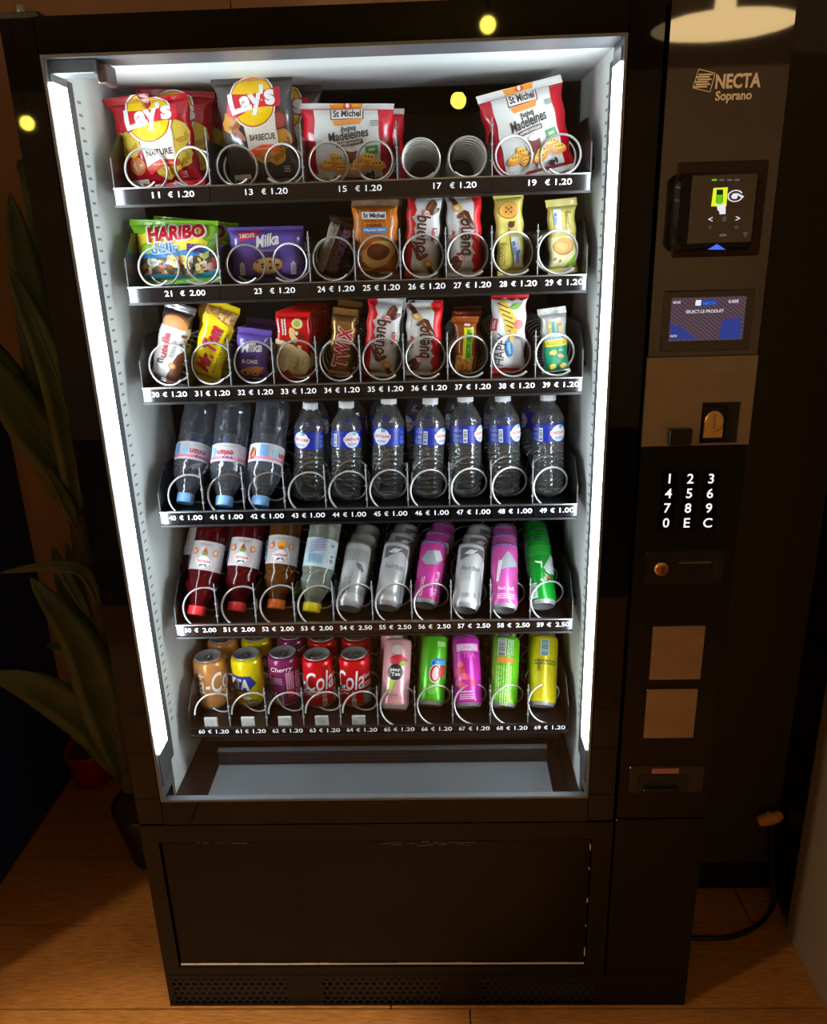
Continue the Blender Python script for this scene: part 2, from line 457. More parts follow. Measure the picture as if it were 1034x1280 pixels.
# taupe laminate side of the unit that stands right of the machine
c = thing('side_cabinet', 'tall taupe laminate cabinet standing right of the black recess', 'cabinet', (1.37, .0, 0))
mb = MB(); mb.box(0, .36, -.62, .187, .0, 2.15, M_TAUPE, bev=.003); mb.build('cabinet_side', c)

# ------------------------------------------------------------------ lamps of the room (reflected bulbs and pendant, a downlight, two added fill globes)
def pendant_bulb(loc, r, label):
    t = thing('pendant_bulb', label, 'lamp', loc, 'bare bulbs hanging from the ceiling')
    mb = MB(); prof = []
    for k in range(13):
        a = math.pi * k / 12; prof.append((-r * math.cos(a), max(.0005, r * math.sin(a))))
    mb.lathe(prof, emat('bulb_glow', (255, 226, 92), BULB_STRENGTH), n=20); mb.build('bulb', t)
    mb = MB(); mb.lathe([(r * .9, r * .45), (r * 1.7, r * .42), (r * 1.8, .004)], mat('bulb_socket', (60, 45, 30), .4, metal=1), n=16, cap1=True); mb.build('socket', t)
    mb = MB(); mb.tube([(0, 0, r * 1.75), (0, 0, RH - loc[2])], .003, M_RUB, 6); mb.build('cord', t)
def mirror(u, v, t, Y=0):
    p = hit(u, v, Y); d = p - CAM; return (p.x + d.x * t, p.y - d.y * t, p.z + d.z * t)
pendant_bulb(mirror(610, 31, 2.3), .036, 'bare warm bulb on a cord, mirrored at the top of the black door frame')
pendant_bulb(mirror(573, 126, 3.0, .01), .045, 'bare warm bulb on a cord, mirrored in the window above the empty coils')
pendant_bulb(mirror(34, 154, 2.1), .030, 'bare warm bulb on a cord, mirrored in the door edge beside the dracaena')
for gl, lab in (((-2.05, -1.6, 2.2), 'added globe fill light out of view beyond the navy partition'), ((2.45, -1.0, 2.2), 'added globe fill light out of view beyond the taupe cabinet')):  # globes added out of view to raise the warm room light
    t = thing('fill_globe', lab, 'lamp', gl, 'added globe fill lights')
    mb = MB(); mb.lathe([(-.12 * math.cos(math.pi * k / 16), max(.0005, .12 * math.sin(math.pi * k / 16))) for k in range(17)], emat('fill_globe_glow', (255, 226, 190), FILL_GLOBE_STRENGTH), n=28); mb.build('fill_globe_ball', t)
    mb = MB(); mb.tube([(0, 0, .118), (0, 0, RH - gl[2])], .004, M_RUB, 6); mb.build('cord', t)
dl = thing('downlight', 'round recessed ceiling downlight in front of the vending machine', 'lamp', (SPOT.location.x, SPOT.location.y, RH))
mb = MB(); mb.lathe([(-.004, .075), (-.006, .060), (-.001, .052)], M_SATIN, n=32); mb.build('trim_ring', dl)
mb = MB(); mb.lathe([(-.002, .052), (-.0015, .0005)], emat('downlight_lens', (255, 214, 142), 6), n=32); mb.build('lens', dl)
SPOT.parent = dl; SPOT.location = (0, 0, -.012)
sl = mirror(905, 33, 1.8)
t = thing('pendant_lamp', 'wide cream pendant lamp mirrored at the top of the control column', 'lamp', (sl[0], sl[1], sl[2]))
M_SHADE = emat('cream_glass_shade', (255, 216, 150), SHADE_GLOW)
mb = MB(); mb.lathe([(-.018, .0005), (-.014, .14), (-.005, .24), (0, .265), (.008, .24), (.03, .09), (.05, .04), (.16, .03), (.161, .0005)], M_SHADE, n=40); mb.build('lamp_shade', t)
mb = MB(); mb.tube([(0, 0, .155), (0, 0, RH - sl[2])], .004, M_RUB, 6); mb.build('cord', t)

# ------------------------------------------------------------------ vending machine shell
MW, MH, MD = 1.084, 1.83, .80
WL, WR_, WB, WT = .0545, .8572, .530, 1.780
SEAM = .9138
VM = thing('vending_machine', 'tall black vending machine with lit glass window full of snacks and drinks', 'vending machine')
mb = MB()
mb.box(0, .03, .072, MD, .05, MH, M_SATIN); mb.box(.90, MW, .072, MD, .05, MH, M_SATIN)
mb.box(.03, .90, .072, MD, WT + .012, MH, M_SATIN); mb.box(.03, .90, MD - .02, MD, .05, WT + .012, M_SATIN); mb.box(.03, .90, .072, MD - .02, .05, .44, M_SATIN)
mb.build('cabinet_body', VM)
mb = MB()
mb.box(.03, .0535, .072, .34, .44, WT + .012, M_WHITE); mb.box(.858, .90, .072, .34, .44, WT + .012, M_WHITE); mb.box(.0535, .858, .072, .34, WT + .002, WT + .012, M_WHITE)
mb.build('white_lining', VM)
mb = MB()
mb.box(.03, .0565, .34, .66, .44, WT + .012, M_DARK); mb.box(.855, .90, .34, .66, .44, WT + .012, M_DARK); mb.box(.0565, .855, .34, .66, WT + .001, WT + .012, M_DARK); mb.box(.03, .90, .66, .70, .44, WT + .012, M_DARK)
mb.build('rear_lining', VM)
for x, s_ in ((.0538, 1), (.8577, -1)):      # slotted rails that carry the trays
    mb = MB()
    for k in range(62):
        z = .64 + k * .0180
        if min(abs(z - zz) for zz in (1.61, 1.46, 1.297, 1.07, .84, .613)) < .0: continue
        mb.box(x - .0004, x + .0004, .100, .112, z, z + .0035, mat('slot_shadow', (132, 134, 131), .7))
    mb.build('slotted_rail', VM)
# door
D = MB()
D.box(0, WL - .004, 0, .07, .474, MH, M_BLACK, bev=.003)
D.box(WR_ + .004, SEAM - .0022, 0, .07, .474, MH, M_BLACK, bev=.003)
D.box(WL - .004, WR_ + .004, .0, .07, WT + .004, MH, M_BLACK); D.box(WL - .004, WR_ + .004, .0, .013, .474, WB - .004, M_BLACK)
door = D.build('door_frame', VM)
T = MB()
T.box(WL - .004, WL, .0005, .07, WB - .004, WT + .004, M_TRIM); T.box(WR_, WR_ + .004, .0005, .07, WB - .004, WT + .004, M_TRIM)
T.box(WL, WR_, .0005, .07, WT, WT + .004, M_TRIM); T.box(WL, WR_, .0005, .012, WB - .004, WB, M_TRIM); 
T.box(WL, WR_, .014, .03, WB - .016, WB - .012, M_TRIM)
T.build('window_trim', door)
G = MB(); G.face([(WL, .003, WB), (WR_, .003, WB), (WR_, .003, WT), (WL, .003, WT)], M_PANE); G.build('glass_pane', door)
for x, s_ in ((WL + .0015, 1), (WR_ - .0015, -1)):
    L_ = MB(); z0, z1 = .625, 1.752
    L_.box(x - .001, x + .001, .062, .082, z0 - .05, z1 + .01, M_GREYP); L_.box(x - .001, x + .001, .010, .062, z0 - .07, z0, M_GREYP); L_.box(x - .001, x + .001, .010, .062, z1, z1 + .018, M_ALU)
    strip = L_.build('light_strip', door)
    L_ = MB(); xx = x + s_ * .0012
    q = [(xx, .012, z0), (xx, .060, z0), (xx, .060, z1), (xx, .012, z1)]
    L_.face(q if s_ > 0 else q[::-1], M_LED); L_.build('led_diffuser', strip)
B_ = MB()        # bracket in the upper corner of the window and the hinge on top
p0, p1 = hit(60, 76, .02), hit(133, 92, .02)
B_.box(p0.x, p1.x - .012, .012, .05, p1.z, p0.z, M_GREYP, bev=.002); B_.box(p1.x - .014, p1.x, .02, .06, p1.z - .012, p0.z - .004, mat('bracket_end', (70, 45, 40), .4), bev=.002)
B_.build('door_bracket', door)
H_ = MB(); H_.box(-.02, .055, .012, .06, MH, MH + .010, M_SATIN, bev=.003); H_.lathe([(0, .008), (.014, .008), (.017, .004)], M_ALU, n=16, c=(.02, .036, MH + .008), cap1=True); H_.build('hinge', VM)

# lower door with its recessed delivery flap
def F(u, v): p = hit(u, v, 0); return p.x, p.z
LD = MB()
LX0, LX1, LZ0, LZ1 = .0325, .8745, .1075, .4300
LD.box(0, LX0, .001, .07, .088, .470, M_LOWER); LD.box(LX1, SEAM - .0022, .001, .07, .088, .470, M_LOWER)
LD.box(LX0, LX1, .001, .07, LZ1, .470, M_LOWER); LD.box(LX0, LX1, .001, .07, .088, LZ0, M_LOWER)
ld = LD.build('lower_door', VM)
FL = MB(); FL.box(LX0 + .002, LX1 - .002, .008, .05, LZ0 + .002, LZ1 - .006, mat('black_flap_gloss', (8, 8, 8), rough=.2, ior=1.3, var=.3, vscale=6), bev=.002); fl = FL.build('delivery_flap', ld)
rn = random.Random(5)
WEAR = mat('bare_metal_wear', (205, 186, 170), .5)
W_ = MB(); x = LX0 + .002
while x < LX1 - .004:
    l = .004 + rn.random() * .05; W_.box(x, min(x + l, LX1 - .003), .0055, .0082, LZ0 + .0015, LZ0 + .003 + rn.random() * .0012, WEAR); x += l + .0004
z = .13
while z < .40:
    l = .003 + rn.random() * .02
    if rn.random() < .45: W_.box(LX1 - .0035, LX1 - .002, .0055, .0082, z, z + l, WEAR)
    z += l + .006
for k in range(26):
    xx = .46 + rn.random() * .2; zz = .4215 - rn.random() * .010; W_.box(xx, xx + .004 + rn.random() * .014, .0074, .0079, zz, zz + .0012, mat('scuff', (92, 84, 76), .6))
for k in range(14):
    xx = .10 + rn.random() * .10; zz = .424 - rn.random() * .004; W_.box(xx, xx + .003 + rn.random() * .01, .0074, .0079, zz, zz + .001, mat('scuff', (92, 84, 76), .6))
W_.build('worn_edge', fl, kind='stuff')
# plinth with three honeycomb vents
PL = MB(); zt = .0865
vents = [(.013, .254), (.330, .578), (.660, .899)]; vz0, vz1 = .006, .074
xe = [0] + [q for a in vents for q in a] + [SEAM + .17]
for a, b in zip(xe[0::2], xe[1::2]): PL.box(a, min(b, MW), .001, .03, 0, zt, M_LOWER)
for a, b in vents: PL.box(a, b, .001, .03, 0, vz0, M_LOWER); PL.box(a, b, .001, .03, vz1, zt, M_LOWER)
PL.box(0, MW, .03, .5, .0, .05, M_SATIN)
pl = PL.build('plinth', VM)
for a, b in vents:
    V_ = MB(); R_ = .0088; dx = R_ * math.sqrt(3); dz = R_ * 1.5; j = 0; zc = vz0 + .002
    V_.face([(a, .012, vz0), (b, .012, vz0), (b, .012, vz1), (a, .012, vz1)], mat('vent_black', (3, 3, 3), .9))
    while zc < vz1 + R_:
        xc = a + (dx / 2 if j % 2 else 0)
        while xc < b + dx / 2:
            for k in range(6):
                a0, a1 = math.pi / 6 + k * math.pi / 3, math.pi / 6 + (k + 1) * math.pi / 3
                q = []
                for r_, an in ((R_, a0), (R_, a1), (R_ * .72, a1), (R_ * .72, a0)):
                    q.append((min(b, max(a, xc + r_ * math.cos(an))), .002, min(vz1, max(vz0, zc + r_ * math.sin(an)))))
                V_.face(q, M_SATIN)
            xc += dx
        zc += dz; j += 1
    V_.build('honeycomb_vent', pl, kind='stuff')

# delivery bin inside, below the lowest tray
BN = MB()
BN.box(WL, WR_, .014, .34, .484, .490, mat('bin_metal', (40, 36, 32), rough=.25, metal=.6, var=.2, vscale=10))
BN.box(WL, WR_, .34, .345, .49, .62, M_TRAY)
bn = BN.build('delivery_bin', VM)
fx0, fx1 = hit(262, 985, .06).x, hit(690, 985, .06).x
GF = MB(); GF.face([(fx0, .016, .503), (fx1, .016, .503), (fx1, .135, .509), (fx0, .135, .509)], M_GREYP); GF.box(fx0, fx1, .136, .146, .49, .541, M_TRAY); GF.box(fx0, fx1, .134, .146, .541, .5435, M_GREYP); GF.box(fx0, fx1, .014, .0165, .49, .503, M_GREYP)
GF.face([(fx0, .016, .503), (fx0, .10, .507), (fx0 - .006, .10, .49), (fx0 - .006, .016, .49)], M_GREYP)
gf = GF.build('anti_theft_flap', bn)
HL = MB()
for j in range(3):
    for k in range(60):
        xx = fx0 + .02 + (k + .5 * (j % 2)) * ((fx1 - fx0 - .05) / 60); zz = .514 + j * .009
        HL.box(xx, xx + .005, .1352, .1362, zz, zz + .003, mat('vent_black', (3, 3, 3), .9))
HL.build('perforation', gf, kind='stuff')
HL = MB(); HL.box(.10, .83, .148, .150, .557, .592, M_SATIN)
for k in range(70): HL.box(.11 + k * .0102, .115 + k * .0102, .1472, .1482, .580, .586, mat('vent_black', (3, 3, 3), .9))
HL.build('perforated_strip', bn)

# ------------------------------------------------------------------ control column
CL = MB(); CX0 = SEAM + .0022
CL.box(CX0, MW, 0, .072, 1.345, MH, M_COLUMN, bev=.002); CL.box(CX0, MW, 0, .072, .4795, 1.2045, M_LOWER, bev=.002); CL.box(CX0, MW, .0005, .072, .088, .476, M_LOWER, bev=.002)
CL.box(CX0, MW, .004, .072, 1.2045, 1.345, M_SATIN)
colm = CL.build('control_column', VM)
A = Art()
WARM = mat('logo_cream', (255, 240, 214), .6)
x0, z0 = F(866, 100)
def P2(u, v): return F(u, v)
LG = Art(); BR = Art()
x, z = F(923, 101); BR.text('NECTA', x, z, w=.062, h=.0185, col=WARM, bold=.035)
x, z = F(917, 121); BR.text('Soprano', x, z, w=.050, h=.0155, col=WARM, bold=.03)
q = [P2(873.5, 86.5), P2(894, 91.5), P2(887.5, 115), P2(866, 110)]
for a, b in zip(q, q[1:] + q[:1]):
    d = Vector((b[0] - a[0], b[1] - a[1])); n = Vector((-d.y, d.x)).normalized() * .0005
    LG.poly([(a[0] - n.x, a[1] - n.y), (b[0] - n.x, b[1] - n.y), (b[0] + n.x, b[1] + n.y), (a[0] + n.x, a[1] + n.y)], WARM)
for k in range(6):
    v = 93.5 + k * 3.1; a, b = P2(873.5 - k * 1.0 - (k % 2) * 2, v), P2(891.0 - k * .9 - (k % 2) * 3, v - .5); LG.rect((a[0] + b[0]) / 2, (a[1] + b[1]) / 2, b[0] - a[0], .0021, WARM)
LG.build(Flat(0, 0, 0), colm, 1); BR.build(Flat(0, 0, 0), colm, 1, apart=True)
A.build(Flat(0, 0, 0), colm, 1)
# card reader
r0, r1 = F(850, 203), F(944, 330)
RD = MB(); RD.box(r0[0] - .003, r1[0] + .004, -.004, .004, r1[1] + .012, r0[1], mat('reader_frame', (58, 42, 28), .25, metal=.7), bev=.003)
rf = RD.build('reader_frame', colm)
b0, b1 = hit(848, 216, -.03), hit(942, 312, -.03)
RB = MB(); RB.box(b0.x, b1.x, -.03, -.004, b1.z, b0.z, M_BLACK, bev=.008); rb = RB.build('card_reader', colm)
fx, fz = hit(866, 219, -.031), hit(939, 303, -.031)
RF = MB(); RF.box(fx.x, fz.x, -.0325, -.0295, fz.z, fx.z, M_COLUMN, bev=.0015); RF.build('reader_glass', rb)
A = Art(); SC = Flat(0, -.0328, 0)
def Q(u, v): p = hit(u, v, -.033); return (p.x, p.z)
YEL = emat('screen_yellow', (225, 245, 40), 1.0); GRN = emat('screen_green', (110, 220, 30), .8); WHT = emat('screen_white', (240, 236, 245), .95); GRY = emat('screen_grey', (150, 150, 150), .35); BLU = emat('screen_blue', (80, 120, 255), .9)
A.poly([Q(892, 235), Q(910, 234), Q(908, 258), Q(889, 258)], YEL); A.poly([Q(896, 237), Q(904, 237), Q(903.5, 253), Q(895, 253)], (30, 34, 30)); A.poly([Q(896, 243.5), Q(903, 243.5), Q(902.5, 255), Q(896, 255)], GRN)
A.poly([Q(896, 256), Q(907, 255), Q(907, 267.5), Q(899.5, 268), Q(899, 264), Q(897, 263)], WHT)
for k, u in enumerate((893, 902, 912, 921)): a = Q(u, 225); A.rect(a[0], a[1], .007, .0022, GRN if k == 0 else GRY)
c = Q(919, 245); ring = []
for k in range(28):
    a0, a1 = .5 + k * 5.5 / 28, .5 + (k + 1) * 5.5 / 28
    ring.append([(c[0] + r * .0108 * math.cos(a), c[1] + r * .0078 * math.sin(a)) for r, a in ((.84, a0), (1, a0), (1, a1), (.84, a1))])
A.multi(ring, WHT); A.ell(c[0] - .001, c[1], .0042, .0040, WHT, wob=.25, seed=3); A.poly([(c[0] + .002, c[1] + .004), (c[0] + .012, c[1] - .001), (c[0] + .010, c[1] - .003), (c[0] + .003, c[1] + .001)], WHT)
for s_, u, v in (('<', 888, 274), ('>', 922, 273)): a = Q(u, v); A.text(s_, a[0], a[1], h=.006, col=WHT)
a = Q(905, 273.5); [A.rect(a[0], a[1] + (k - 1) * .0022, .006, .0011, GRY) for k in range(3)]
a = Q(887, 284); A.text('x', a[0], a[1], h=.004, col=GRY); a = Q(920, 284); A.text('o', a[0], a[1], h=.004, col=GRY)
a = Q(903, 294); A.rect(a[0], a[1], .010, .0028, GRY); a = Q(931, 294); A.text('V', a[0], a[1], h=.006, col=GRY); A.rect(a[0], a[1] + .003, .007, .001, GRY)
A.build(SC, rb, 1, apart=True)
RL = MB(); a, b, c_ = Q(885, 312), Q(908, 312), Q(897, 305); RL.face([(a[0], -.0312, a[1]), (b[0], -.0312, b[1]), (c_[0], -.0312, c_[1])], BLU); RL.build('reader_light', rb)
# product display
s0, s1 = F(830, 364), F(936, 437)
DS = MB(); DS.box(s0[0], s1[0], -.003, .003, s1[1], s0[1], mat('display_bezel', (16, 12, 10), .12, ior=2.0), bev=.002); ds = DS.build('display_bezel', colm)
d0, d1 = F(839, 372.5), F(927, 424)
M_SCR = bpy.data.materials.new('display_screen'); M_SCR.use_nodes = True; nt = M_SCR.node_tree; nt.nodes.clear()
N = nt.nodes.new; Lk = nt.links.new
o_ = N('ShaderNodeOutputMaterial'); e_ = N('ShaderNodeEmission'); tc = N('ShaderNodeTexCoord'); wv = N('ShaderNodeTexWave'); wv.inputs['Scale'].default_value = 70; wv.inputs['Distortion'].default_value = 3
mp = N('ShaderNodeMapping'); mp.inputs['Rotation'].default_value = (0, .9, 0); Lk(tc.outputs['Object'], mp.inputs['Vector']); Lk(mp.outputs[0], wv.inputs['Vector'])
rp = N('ShaderNodeValToRGB'); rp.color_ramp.elements[0].color = (*S(84, 66, 84), 1); rp.color_ramp.elements[1].color = (*S(120, 92, 98), 1); Lk(wv.outputs['Fac'], rp.inputs['Fac']); Lk(rp.outputs[0], e_.inputs[0]); e_.inputs[1].default_value = .62; Lk(e_.outputs[0], o_.inputs[0])
DB = MB(); DB.face([(d0[0], -.0036, d1[1]), (d1[0], -.0036, d1[1]), (d1[0], -.0036, d0[1]), (d0[0], -.0036, d0[1])], M_SCR); db = DB.build('display_screen', ds)
A = Art(); NB = emat('display_blue', (58, 70, 150), .75)
def Q(u, v): p = hit(u, v, -.004); return (p.x, p.z)
A.poly([Q(838, 404), Q(852, 409), Q(872, 424), Q(838.5, 424)], NB); A.poly([Q(903, 399), Q(927, 397), Q(925.5, 423.5), Q(898, 423.5)], NB)
A.poly([Q(877, 374), Q(896, 374), Q(896, 382), Q(876, 382)], emat('display_blue2', (40, 80, 170), .8)); A.poly([Q(870, 375), Q(877, 375), Q(876, 382), Q(869, 382)], WHT)
for s_, u, v, w_ in (('NECTA', 887, 379, .019), ('0.00€', 917, 376.5, .015), ('SELECT.LE PRODUIT', 881, 389, .056), ('09:05', 846, 378, .011), ('INFO', 842, 420, .010)):
    A2 = Art(); a = Q(u, v); A2.lay = 8; A2.text(s_, a[0], a[1], w=w_, col=(emat('display_blue3', (90, 130, 220), .9) if s_ == 'NECTA' else WHT), bold=.01); A2.build(Flat(0, -.0036, 0), db, 1)
A.build(Flat(0, -.0036, 0), db, 1, apart=True)
# steel coin panel
m0, m1 = (CX0, 1.345), (MW, 1.2050)
c0, c1 = F(878, 503), F(921, 553)
CP = MB()
CP.box(m0[0], c0[0], -.002, .004, m1[1], m0[1], M_STEEL); CP.box(c1[0], m1[0], -.002, .004, m1[1], m0[1], M_STEEL); CP.box(c0[0], c1[0], -.002, .004, c0[1], m0[1], M_STEEL); CP.box(c0[0], c1[0], -.002, .004, m1[1], c1[1], M_STEEL)
cp = CP.build('coin_panel', colm)
CS = MB(); CS.box(c0[0], c1[0], .0035, .004, c1[1], c0[1], M_RUB); CS.box(c0[0] + .002, c0[0] + .040, -.004, .0035, c1[1] + .003, c0[1] - .006, mat('slot_housing', (30, 27, 24), .2, metal=.5), bev=.003); cs = CS.build('coin_slot', cp)
CO = MB(); cc = hit(893, 527, -.006)
rows = [[(cc.x + .0148 * k_ * math.cos(i * math.tau / 28), -.0045 - dy, cc.z + .0170 * k_ * math.sin(i * math.tau / 28)) for i in range(28)] for k_, dy in ((1, 0), (1, .002), (.9, .003))]
CO.grid(rows[::-1], M_GOLD, close_u=True); CO.face(rows[2], M_GOLD); CO.box(cc.x - .0145, cc.x + .0148, -.0055, -.0042, cc.z - .026, cc.z - .006, M_GOLD); CO.build('coin_guide', cs)
CO = MB(); CO.face([(cc.x - .0012, -.0077, cc.z - .012), (cc.x + .0012, -.0077, cc.z - .012), (cc.x + .0012, -.0077, cc.z + .012), (cc.x - .0012, -.0077, cc.z + .012)], mat('slit', (150, 100, 50), .5)); CO.build('coin_slit', cs)
k0, k1 = hit(838, 537, -.014), hit(865, 557, -.014)
RBN = MB(); RBN.box(k0.x, k1.x, -.014, -.002, max(k1.z, 1.206), k0.z, M_SATIN, bev=.002); RBN.build('reject_button', cp)
# keypad
KEY = emat('key_backlight', (255, 250, 240), 1.15)
for r_, rowk in enumerate(('123', '456', '789', '0EC')):
    for c_, ch in enumerate(rowk):
        u = (837, 863, 889)[c_] - r_ * 1.5; v = 598 + r_ * 18.4
        x, z = F(u, v); kb = MB(); kb.box(x - .0125, x + .0125, -.0008, .002, z - .0122, z + .0122, M_BLACK); k = kb.build('key', colm)
        A = Art(); A.text(ch, x, z, h=.0165, col=KEY, bold=.012); A.build(Flat(0, -.0008, 0), k, 1)
# lock plate
l0, l1 = F(808, 689), F(903, 729)
LP = MB(); LP.box(l0[0], l1[0], -.0025, .002, l1[1], l0[1], mat('lock_plate', (26, 22, 18), .3, metal=.3), bev=.002); lp = LP.build('lock_plate', colm)
x, z = F(826, 710); LK = MB()
for pr, mm in (([(0, .0115), (.004, .0115), (.005, .0095)], M_GOLD), ([(.0045, .0095), (.0065, .006), (.0068, .001)], mat('lock_core', (150, 90, 55), .35, metal=.7))):
    rows = [[(x + r * math.cos(i * math.tau / 24), -.0025 - zz, z + r * math.sin(i * math.tau / 24)) for i in range(24)] for zz, r in pr]
    LK.grid(rows[::-1], mm, close_u=True)
LK.box(x - .0012, x + .0012, -.0098, -.009, z - .006, z + .006, M_RUB); LK.build('key_lock', lp)
n0, n1 = F(848, 700), F(895, 722); HR = MB(); HR.box(n0[0], n1[0], -.0029, -.0025, n1[1], n0[1], M_RUB); HR.face([(n0[0] + .001, -.003, n1[1] + .001), (n1[0] - .006, -.003, n1[1] + .001), (n1[0] - .006, -.003, n0[1] - .004), (n0[0] + .001, -.003, n0[1] - .004)], mat('pull_plate', (34, 28, 22), .25, metal=.4)); HR.box(n0[0] + .001, n1[0] - .012, -.0036, -.003, n0[1] - .005, n0[1] - .0035, M_STEEL); HR.build('pull_handle', lp)
for (u0, v0, u1, v1) in ((816.5, 783, 875, 848.5), (809, 861.5, 868.5, 921.5)):
    a, b = F(u0, v0), F(u1, v1); SQ = MB(); SQ.box(a[0], a[0] + .0895, -.002, .002, b[1], a[1], M_STEEL, bev=.0008); SQ.build('steel_plate', colm)
a, b = F(787, 958), F(878, 990); CR = MB(); CR.box(a[0], b[0], -.002, .003, b[1], a[1], mat('return_frame', (22, 20, 20), .3), bev=.002); cr = CR.build('coin_return', colm)
i0, i1 = F(797, 968), F(860, 988); CR = MB(); CR.box(i0[0], i1[0], -.0028, -.002, i1[1], i0[1], M_RUB); CR.box(i0[0] + .01, i1[0] - .02, -.012, -.003, i1[1] + .006, i1[1] + .011, M_SATIN, bev=.002); CR.build('return_cup', cr)
i0, i1 = F(815, 960), F(848, 965.5); CR = MB(); CR.box(i0[0], i1[0], -.003, -.002, i1[1], i0[1], mat('return_label', (150, 96, 88), .5)); CR.build('return_label', cr)

# ------------------------------------------------------------------ trays
LIPY = .122
LIPV = (236.5, 361, 487.5, 643, 784.5, 912)
ZL = [hit(445, v, LIPY).z for v in LIPV]
ZF = [z + (.010 if i < 3 else -.002) for i, z in enumerate(ZL)]                       # tray floor
X0, PITCH = .0865, .0750
def lane_x(i): return X0 + PITCH * (i + .5)
LANES = [
 [(0, 2, '11', '1.20'), (2, 2, '13', '1.20'), (4, 2, '15', '1.20'), (6, 2, '17', '1.20'), (8, 2, '19', '1.20')],
 [(0, 2, '21', '2.00'), (2, 2, '23', '1.20')] + [(4 + k, 1, str(24 + k), '1.20') for k in range(6)],
 [(k, 1, str(30 + k), '1.20') for k in range(10)],
 [(k, 1, str(40 + k), '1.00') for k in range(10)],
 [(k, 1, str(50 + k), '2.00' if k < 4 else '2.50') for k in range(10)],
 [(k, 1, str(60 + k), '1.20') for k in range(10)]]
COILS = {}
def coil_mesh(R, pitch, length, hand, start):
    key = (R, pitch, length, hand, start)
    if key not in COILS:
        mb = MB(); n = 26; tot = int(length / pitch * n); pth = []
        for k in range(tot + 1):
            a = start + hand * k / n * math.tau; pth.append((R * math.cos(a), k / n * pitch, R * math.sin(a)))
        mb.tube(pth, .0019, M_WIRE, 7); COILS[key] = mb.mesh('coil')
    return COILS[key]
M_CLEARDIV = clear('divider_plastic', (.62, .62, .62), refl=.9, rough=.08, ior=1.45)
M_TAGBACK = mat('price_rail_black', (12, 12, 14), .12, ior=1.6)
for r in range(6):
    zf, zl = ZF[r], ZL[r]; back = .60
    lh = .0125 if r < 5 else .0085
    TB = MB(); xa, xb = X0 - .004, X0 + 10 * PITCH + .004
    TB.box(xa, xb, LIPY + .004, back, zf - .006, zf, M_TRAY); TB.box(xa, xb, back, back + .004, zf - .006, zf + .06, M_TRAY)
    sh = .088
    for xs_, xe_ in ((xa - .002, xa), (xb, xb + .002)):
        pr = [(LIPY + .004, zf - .006), (back, zf - .006), (back, zf + sh), (LIPY + .05, zf + sh), (LIPY + .006, zf + sh * .55)]
        TB.face([(xs_, y, z) for y, z in pr], M_TRAY); TB.face([(xe_, y, z) for y, z in pr][::-1], M_TRAY)
        for (a, b) in zip(pr, pr[1:] + pr[:1]): TB.face([(xs_, *a), (xe_, *a), (xe_, *b), (xs_, *b)], M_TRAY)
    TB.box(xa - .019, xa - .002, LIPY + .06, back, zf + .012, zf + .030, M_SATIN); TB.box(xb + .002, xb + .017, LIPY + .06, back, zf + .012, zf + .030, M_SATIN)
    tray = TB.build('tray', VM)
    RA = MB(); RA.box(xa, xb, LIPY, LIPY + .004, zl - lh, zl + lh, M_TAGBACK); RA.box(xa, xb, LIPY - .003, LIPY + .003, zl + lh - .0015, zl + lh + .0005, M_ALU if r < 5 else M_SATIN); RA.box(xa - .001, xb + .001, LIPY - .004, LIPY + .003, zl - lh - .004, zl - lh, M_SATIN)
    RA.build('price_rail', tray)
    for (i, n, num, pr) in LANES[r]:
        TG = MB(); x0 = X0 + PITCH * i + .0015; x1 = X0 + PITCH * (i + n) - .0015
        TG.box(x0, x1, LIPY - .0016, LIPY, zl - lh + .001, zl + lh - .002, M_TAGBACK)
        tg = TG.build('price_tag', tray)
        A = Art(); xc = (x0 + x1) / 2; th = .0100
        if n == 2: a, b = xc - .012, xc + .031
        else: a, b = xc - .019, xc + .017
        A.text(num, a, zl + .001, h=th * .92, w=.0125, col=M_PRICE, bold=.012); A.text('€', b - .0195, zl + .001, h=th * .86, w=.0075, col=M_PRICE, bold=.012); A.text(pr, b + .006, zl + .001, h=th * .92, w=.0260, col=M_PRICE, bold=.012)
        A.build(Flat(0, LIPY - .0016, 0), tg, 1)
        if i + n < 10:      # divider at the right end of this lane
            DV = MB(); xd = X0 + PITCH * (i + n); dh = (.088, .082, .082, .094, .094, .094)[r]
            DV.box(xd - .0006, xd + .0006, LIPY + .010, back, zf, zf + dh * .8, M_TRAY if r in (0, 1, 2) else M_CLEARDIV)
            DV.tube([(xd, LIPY + .008, zf), (xd, LIPY + .009, zf + dh * .5), (xd, LIPY + .011, zf + dh)], .0011, M_EDGE, 6)
            for q in (.28, .55, .86): DV.box(xd - .0022, xd + .0022, LIPY + .007, LIPY + .012, zf + dh * q, zf + dh * q + .0025, M_EDGE)
            DV.build('divider', tray)
        if r < 3:
            R_ = (.0305 if n == 2 else .0345); pit = (.034 if num == '17' else .048 if n == 2 else .042)
            for k in range(n):
                hand = -1 if (k == 0) else 1
                me = coil_mesh(R_, pit, .42, hand, -math.pi / 2 - hand * .75)
                o = bpy.data.objects.new('coil', me); COL.objects.link(o); o.parent = tray; o.location = (lane_x(i + k), LIPY + .014, zf + R_ + .003)
        else:
            me = coil_mesh(.0335, .078, .43, -1, -math.pi * .98) if r == 5 and i < 5 else coil_mesh(.0335, .078, .43, -1, -math.pi / 2 + .25 * math.sin(i * 2.3 + r))
            o = bpy.data.objects.new('coil', me); COL.objects.link(o); o.parent = tray; o.location = (lane_x(i), LIPY + .012, zf + .0335 + .002)
